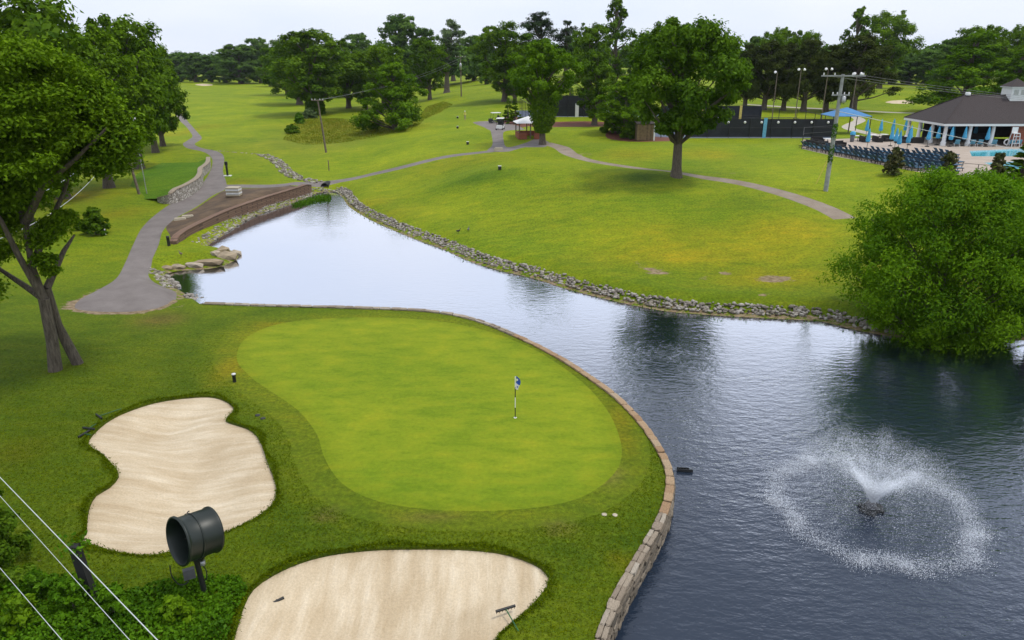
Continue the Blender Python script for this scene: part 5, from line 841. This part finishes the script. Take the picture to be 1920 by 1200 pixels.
for (px, py), wv in zip(UMB, W_): q = U(px, py, POOLZ); put(um, (q[0], q[1], POOLZ), random.uniform(0, 6), 'closed sky blue umbrella '+wv, 'closed blue umbrellas', 'umbrella')
sf = link('wicker_sofa', None); mb = MB(); mb.box((0, 0, .22), (1.7, .8, .4)); mb.build('seat', M['wicker'], sf); mb = MB(); mb.box((0, .36, .6), (1.7, .14, .5)); mb.build('backrest', M['wicker'], sf)
for s_ in (-.8, .8): mb = MB(); mb.box((s_, 0, .5), (.14, .8, .3)); mb.build('armrest', M['wicker'], sf)
for k, (px, py, lab) in enumerate(((1519,273,'at the fence corner'), (1545,277,'second from the fence corner'), (1573,276,'behind the grey pole'), (1620,266,'at the left end of the dining patio'), (1645,266,'behind the first umbrellas'), (1664,265,'in the middle of the dining patio'), (1690,268,'under the leaning umbrella'), (1718,268,'beside the left column'), (1532,268,'against the upper fence'))): q = U(px, py, POOLZ); put(sf, (q[0], q[1], POOLZ), random.choice((0, 1.57, 3.14, .3)), 'dark wicker sofa '+lab, 'dark wicker sofas', 'sofa')
tbm = link('patio_table', None); mb = MB(); mb.lathe([(0, .74), (.62, .74), (.62, .7), (0, .7)], 14); mb.build('table_top', M['white'], tbm); mb = MB(); mb.lathe([(.3, 0), (.05, .06), (.05, .7)], 10); mb.build('pedestal', M['black'], tbm)
for k, (px, py, lab) in enumerate(((1608,264,'nearest the bin'), (1635,262,'left of the dining patio'), (1656,261,'in the middle of the dining patio'), (1680,263,'right of the dining patio'), (1702,265,'nearest the pool house columns'), (1551,270,'by the fence corner sofas'))): q = U(px, py, POOLZ); put(tbm, (q[0], q[1], POOLZ), 0, 'small white topped patio table '+lab, 'patio tables', 'table')
q = U(1597, 266, POOLZ); e = thing('rubbish_bin', 'grey rubbish bin with bright blue lid on the patio', 'bin', q); mb = MB(); mb.lathe([(.26, 0), (.34, 1.0), (0, 1.0)], 14); mb.build('barrel', M['grey_plastic'], e); mb = MB(); mb.lathe([(.38, 1.0), (.36, 1.35), (.2, 1.5), (0, 1.5)], 14); mb.build('lid', M['blue'], e)
q = U(1899, 275, POOLZ); e = thing('lifeguard_chair', 'tall white lifeguard chair at the pool edge', 'chair', q); mb = MB(); mb.box((0, 0, 1.8), (.8, .7, .08)); mb.build('seat', M['white'], e); mb = MB(); mb.box((0, .32, 2.2), (.8, .08, .8)); mb.build('backrest', M['white'], e)
for sx in (-1, 1):
    for sy in (-1, 1): mb = MB(); mb.tube([(sx*.55, sy*.5, 0), (sx*.38, sy*.32, 1.8)], .05, 6); mb.build('leg', M['white'], e)
for z in (.5, .95, 1.4): mb = MB(); mb.box((0, -.45, z), (.95-.1*z, .06, .07)); mb.build('step', M['white'], e)
q = U(1886, 274, POOLZ); e = tag(MB().tube([(math.cos(a)*.36, 0, .55+math.sin(a)*.36) for a in np.linspace(0, 6.2832, 21)], .09, 8, False).build('life_ring', M['white'], None, q), 'white life ring hanging left of the lifeguard chair', 'life ring')
e = thing('pool_fence', 'thin black fence along the lower edge of the pool deck', 'fence', (0, 0, 0)); L = [U(x, y, POOLZ)[:2] for x, y in pool_px[:6]]
for a, b_ in zip(L[:-1], L[1:]):
    n = max(1, int(np.linalg.norm(b_-a)/2.6))
    for k in range(n): c = a+(b_-a)*k/n; mb = MB(); mb.tube([(c[0], c[1], POOLZ-.4), (c[0], c[1], POOLZ+1.35)], .035, 6); mb.build('post', M['black'], e)
    for zz in (1.33, .1): mb = MB(); mb.tube([(a[0], a[1], POOLZ+zz), (b_[0], b_[1], POOLZ+zz)], .022, 5); mb.build('rail', M['black'], e)
a, b_ = U(1503, 279, POOLZ), U(1505, 262, POOLZ); c_ = U(1560, 258, POOLZ)
for k in range(6):
    c = a+(b_-a)*k/5; mb = MB(); mb.tube([(c[0], c[1], POOLZ-.3), (c[0], c[1], POOLZ+1.8)], .04, 6); mb.build('post', M['black'], e)
for zz in (1.78, .9): mb = MB(); mb.tube([(a[0], a[1], POOLZ+zz), (b_[0], b_[1], POOLZ+zz), (c_[0], c_[1], POOLZ+zz)], .03, 5); mb.build('rail', M['black'], e)
# ------------------------------------------------------------------ gazebo, carts, golfer, birds
q = G(991, 258); e = thing('gazebo', 'small gazebo with white hipped roof and brick half walls', 'gazebo', q, .15); s_ = 1.75
mb = MB(); o_ = s_+.45; mb.add([(-o_, -o_, 2.35), (o_, -o_, 2.35), (o_, o_, 2.35), (-o_, o_, 2.35), (0, 0, 3.3)], [(0, 1, 4), (1, 2, 4), (2, 3, 4), (3, 0, 4), (3, 2, 1, 0)]); mb.build('roof', M['white'], e)
for x in (-s_, 0, s_):
    for y in (-s_, s_): mb = MB(); mb.tube([(x, y, .8 if x else 0), (x, y, 2.36)], .09, 8); mb.build('post', M['wood_pole'], e)
for c, d in (((-s_/2-.35, -s_, .42), (1.3, .25, .95)), ((s_/2+.35, -s_, .42), (1.3, .25, .95)), ((-s_, 0, .42), (.25, 3.2, .95)), ((s_, 0, .42), (.25, 3.2, .95)), ((0, s_, .42), (3.2, .25, .95))): mb = MB(); mb.box(c, d); mb.build('brick_wall', M['brick'], e)
def cart(label, px, py, rz, body):
    q = G(px, py); e = thing('golf_cart', label, 'golf cart', q, rz); mb = MB(); mb.box((0, 1.0, .55), (1.1, .6, .5), 0, .8); mb.box((0, -.05, .36), (1.12, 1.6, .18)); mb.box((0, -.9, .58), (1.12, .75, .5), 0, .9); mb.build('body', M[body], e); mb = MB(); mb.box((0, -.1, 1.86), (1.2, 1.75, .09), 0, .94); mb.build('canopy', M['white'], e)
    for x in (-.52, .52):
        for y, yb in ((.62, .85), (-.85, -.8)): mb = MB(); mb.tube([(x, yb, .5), (x, y, 1.82)], .03, 6); mb.build('roof_post', M['black'], e)
        for y in (.95, -.85): mb = MB(); mb.tube([(x-.09, y, .23), (x+.09, y, .23)], .23, 14, True); wl = mb.build('wheel', M['rubber'], e); mb = MB(); mb.tube([(x-.1, y, .23), (x+.1, y, .23)], .11, 10); mb.build('rim', M['steel'], wl)
    mb = MB(); mb.box((0, -.35, .82), (1.0, .5, .14)); mb.build('seat', M['black'], e); mb = MB(); mb.box((0, -.62, 1.1), (1.0, .1, .5)); mb.build('seat_back', M['black'], e); mb = MB(); mb.tube([(-.25, .75, .8), (-.25, .4, 1.05)], .025, 6); mb.build('steering_column', M['black'], e); return e
cart('dark golf cart with white roof parked by the mulch bed', 929, 230, 2.0, 'black'); cart('white golf cart driving down the service road', 938, 243, 3.0, 'white')
q = G(872, 225); e = thing('person', 'golfer in yellow shirt and pale shorts standing on the far tee', 'person', q); me = bpy.data.meshes.new('body')
J = [((0, 0, .95), .13), ((0, 0, 1.2), .13), ((0, 0, 1.42), .14), ((0, 0, 1.52), .055), ((0, 0, 1.66), .10), ((.18, 0, 1.4), .06), ((.26, -.1, 1.15), .045), ((.14, -.26, 1.0), .035), ((-.18, 0, 1.4), .06), ((-.26, -.08, 1.15), .045), ((-.1, -.26, 1.0), .035), ((.1, 0, .88), .095), ((.12, -.03, .48), .065), ((.13, 0, .08), .045), ((.14, -.14, .03), .04), ((-.1, 0, .88), .095), ((-.14, .02, .48), .065), ((-.15, .04, .08), .045), ((-.16, -.1, .03), .04)]
me.from_pydata([j[0] for j in J], [(0, 1), (1, 2), (2, 3), (3, 4), (2, 5), (5, 6), (6, 7), (2, 8), (8, 9), (9, 10), (0, 11), (11, 12), (12, 13), (13, 14), (0, 15), (15, 16), (16, 17), (17, 18)], []); o = link('body', me, None, e); sk = o.modifiers.new('skin', 'SKIN')
for v, (c, r_) in zip(me.skin_vertices[0].data, J): v.radius = (r_, r_)
me.skin_vertices[0].data[0].use_root = True; o.modifiers.new('sub', 'SUBSURF').render_levels = 2
m, t, b = new_mat('golfer_cloth'); gc = t.nodes.new('ShaderNodeTexCoord'); sx_ = t.nodes.new('ShaderNodeSeparateXYZ'); t.links.new(gc.outputs['Object'], sx_.inputs[0]); dv = N(t, 'ShaderNodeMath', operation='DIVIDE'); t.links.new(sx_.outputs[2], dv.inputs[0]); dv.inputs[1].default_value = 1.8; cr = ramp(t, dv.outputs[0], [(0, (.4, .22, .15)), (.26, (.3, .27, .22)), (.52, (.62, .52, .12)), (.84, (.4, .22, .15))]); t.nodes[-1].color_ramp.interpolation = 'CONSTANT'; t.links.new(cr, b.inputs['Base Color']); me.materials.append(m)
mb = MB(); mb.lathe([(.13, 1.70), (.12, 1.78), (.06, 1.83), (0, 1.84)], 12); mb.box((0, -.16, 1.71), (.16, .14, .02)); mb.build('cap', M['white'], e); mb = MB(); mb.tube([(.02, -.27, 1.0), (.05, -.75, .05)], .012, 5); mb.build('golf_club', M['steel'], e)
for j, (px, py, lab, mt) in enumerate(((859, 437, 'dark goose on the lawn above the pond, left of two', 'black'), (878, 434, 'grey goose on the lawn above the pond, right of two', 'grey_plastic'), (340, 480, 'brown goose standing on the grass of the rocky point', 'wood_pole'))):
    q = G(px, py); e = thing('goose', lab, 'goose', q, j*1.3); e.scale = (.65, .65, .65); mb = MB(); mb.tube([(-.34, 0, .36), (-.2, 0, .34), (0, 0, .33), (.2, 0, .38), (.28, 0, .5), (.3, 0, .68), (.38, 0, .72), (.46, 0, .7)], [.02, .1, .15, .12, .05, .04, .05, .01], 10); mb.build('body', M[mt], e)
    for s_ in (-.06, .06): mb = MB(); mb.tube([(.02, s_, .25), (.02, s_, 0), (.1, s_, 0)], .014, 5); mb.build('leg', M['black'], e)
q = G(935, 283); mb = MB(); mb.box((0, 0, .2), (1.3, .5, .4), .1, .9); mb.box((0, 0, .43), (1.0, .3, .08), .1); tag(mb.build('path_marker', M['edge'], None, q), 'pale block marker at the foot of the service road', 'block')

# ------------------------------------------------------------------ the air
bx = MB(); bx.box((50, 780, 24), (2200, 1700, 76)); hz = bx.build('haze', None); hz['kind'] = 'stuff'; hz['label'] = 'thin pale haze over the far trees'
hm = bpy.data.materials.new('haze_air'); hm.use_nodes = True; t = hm.node_tree; t.nodes.clear(); o = t.nodes.new('ShaderNodeOutputMaterial'); pv = t.nodes.new('ShaderNodeVolumePrincipled'); pv.inputs['Color'].default_value = (.82, .9, 1, 1); pv.inputs['Density'].default_value = .00006; t.links.new(pv.outputs[0], o.inputs['Volume']); hz.data.materials.append(hm)
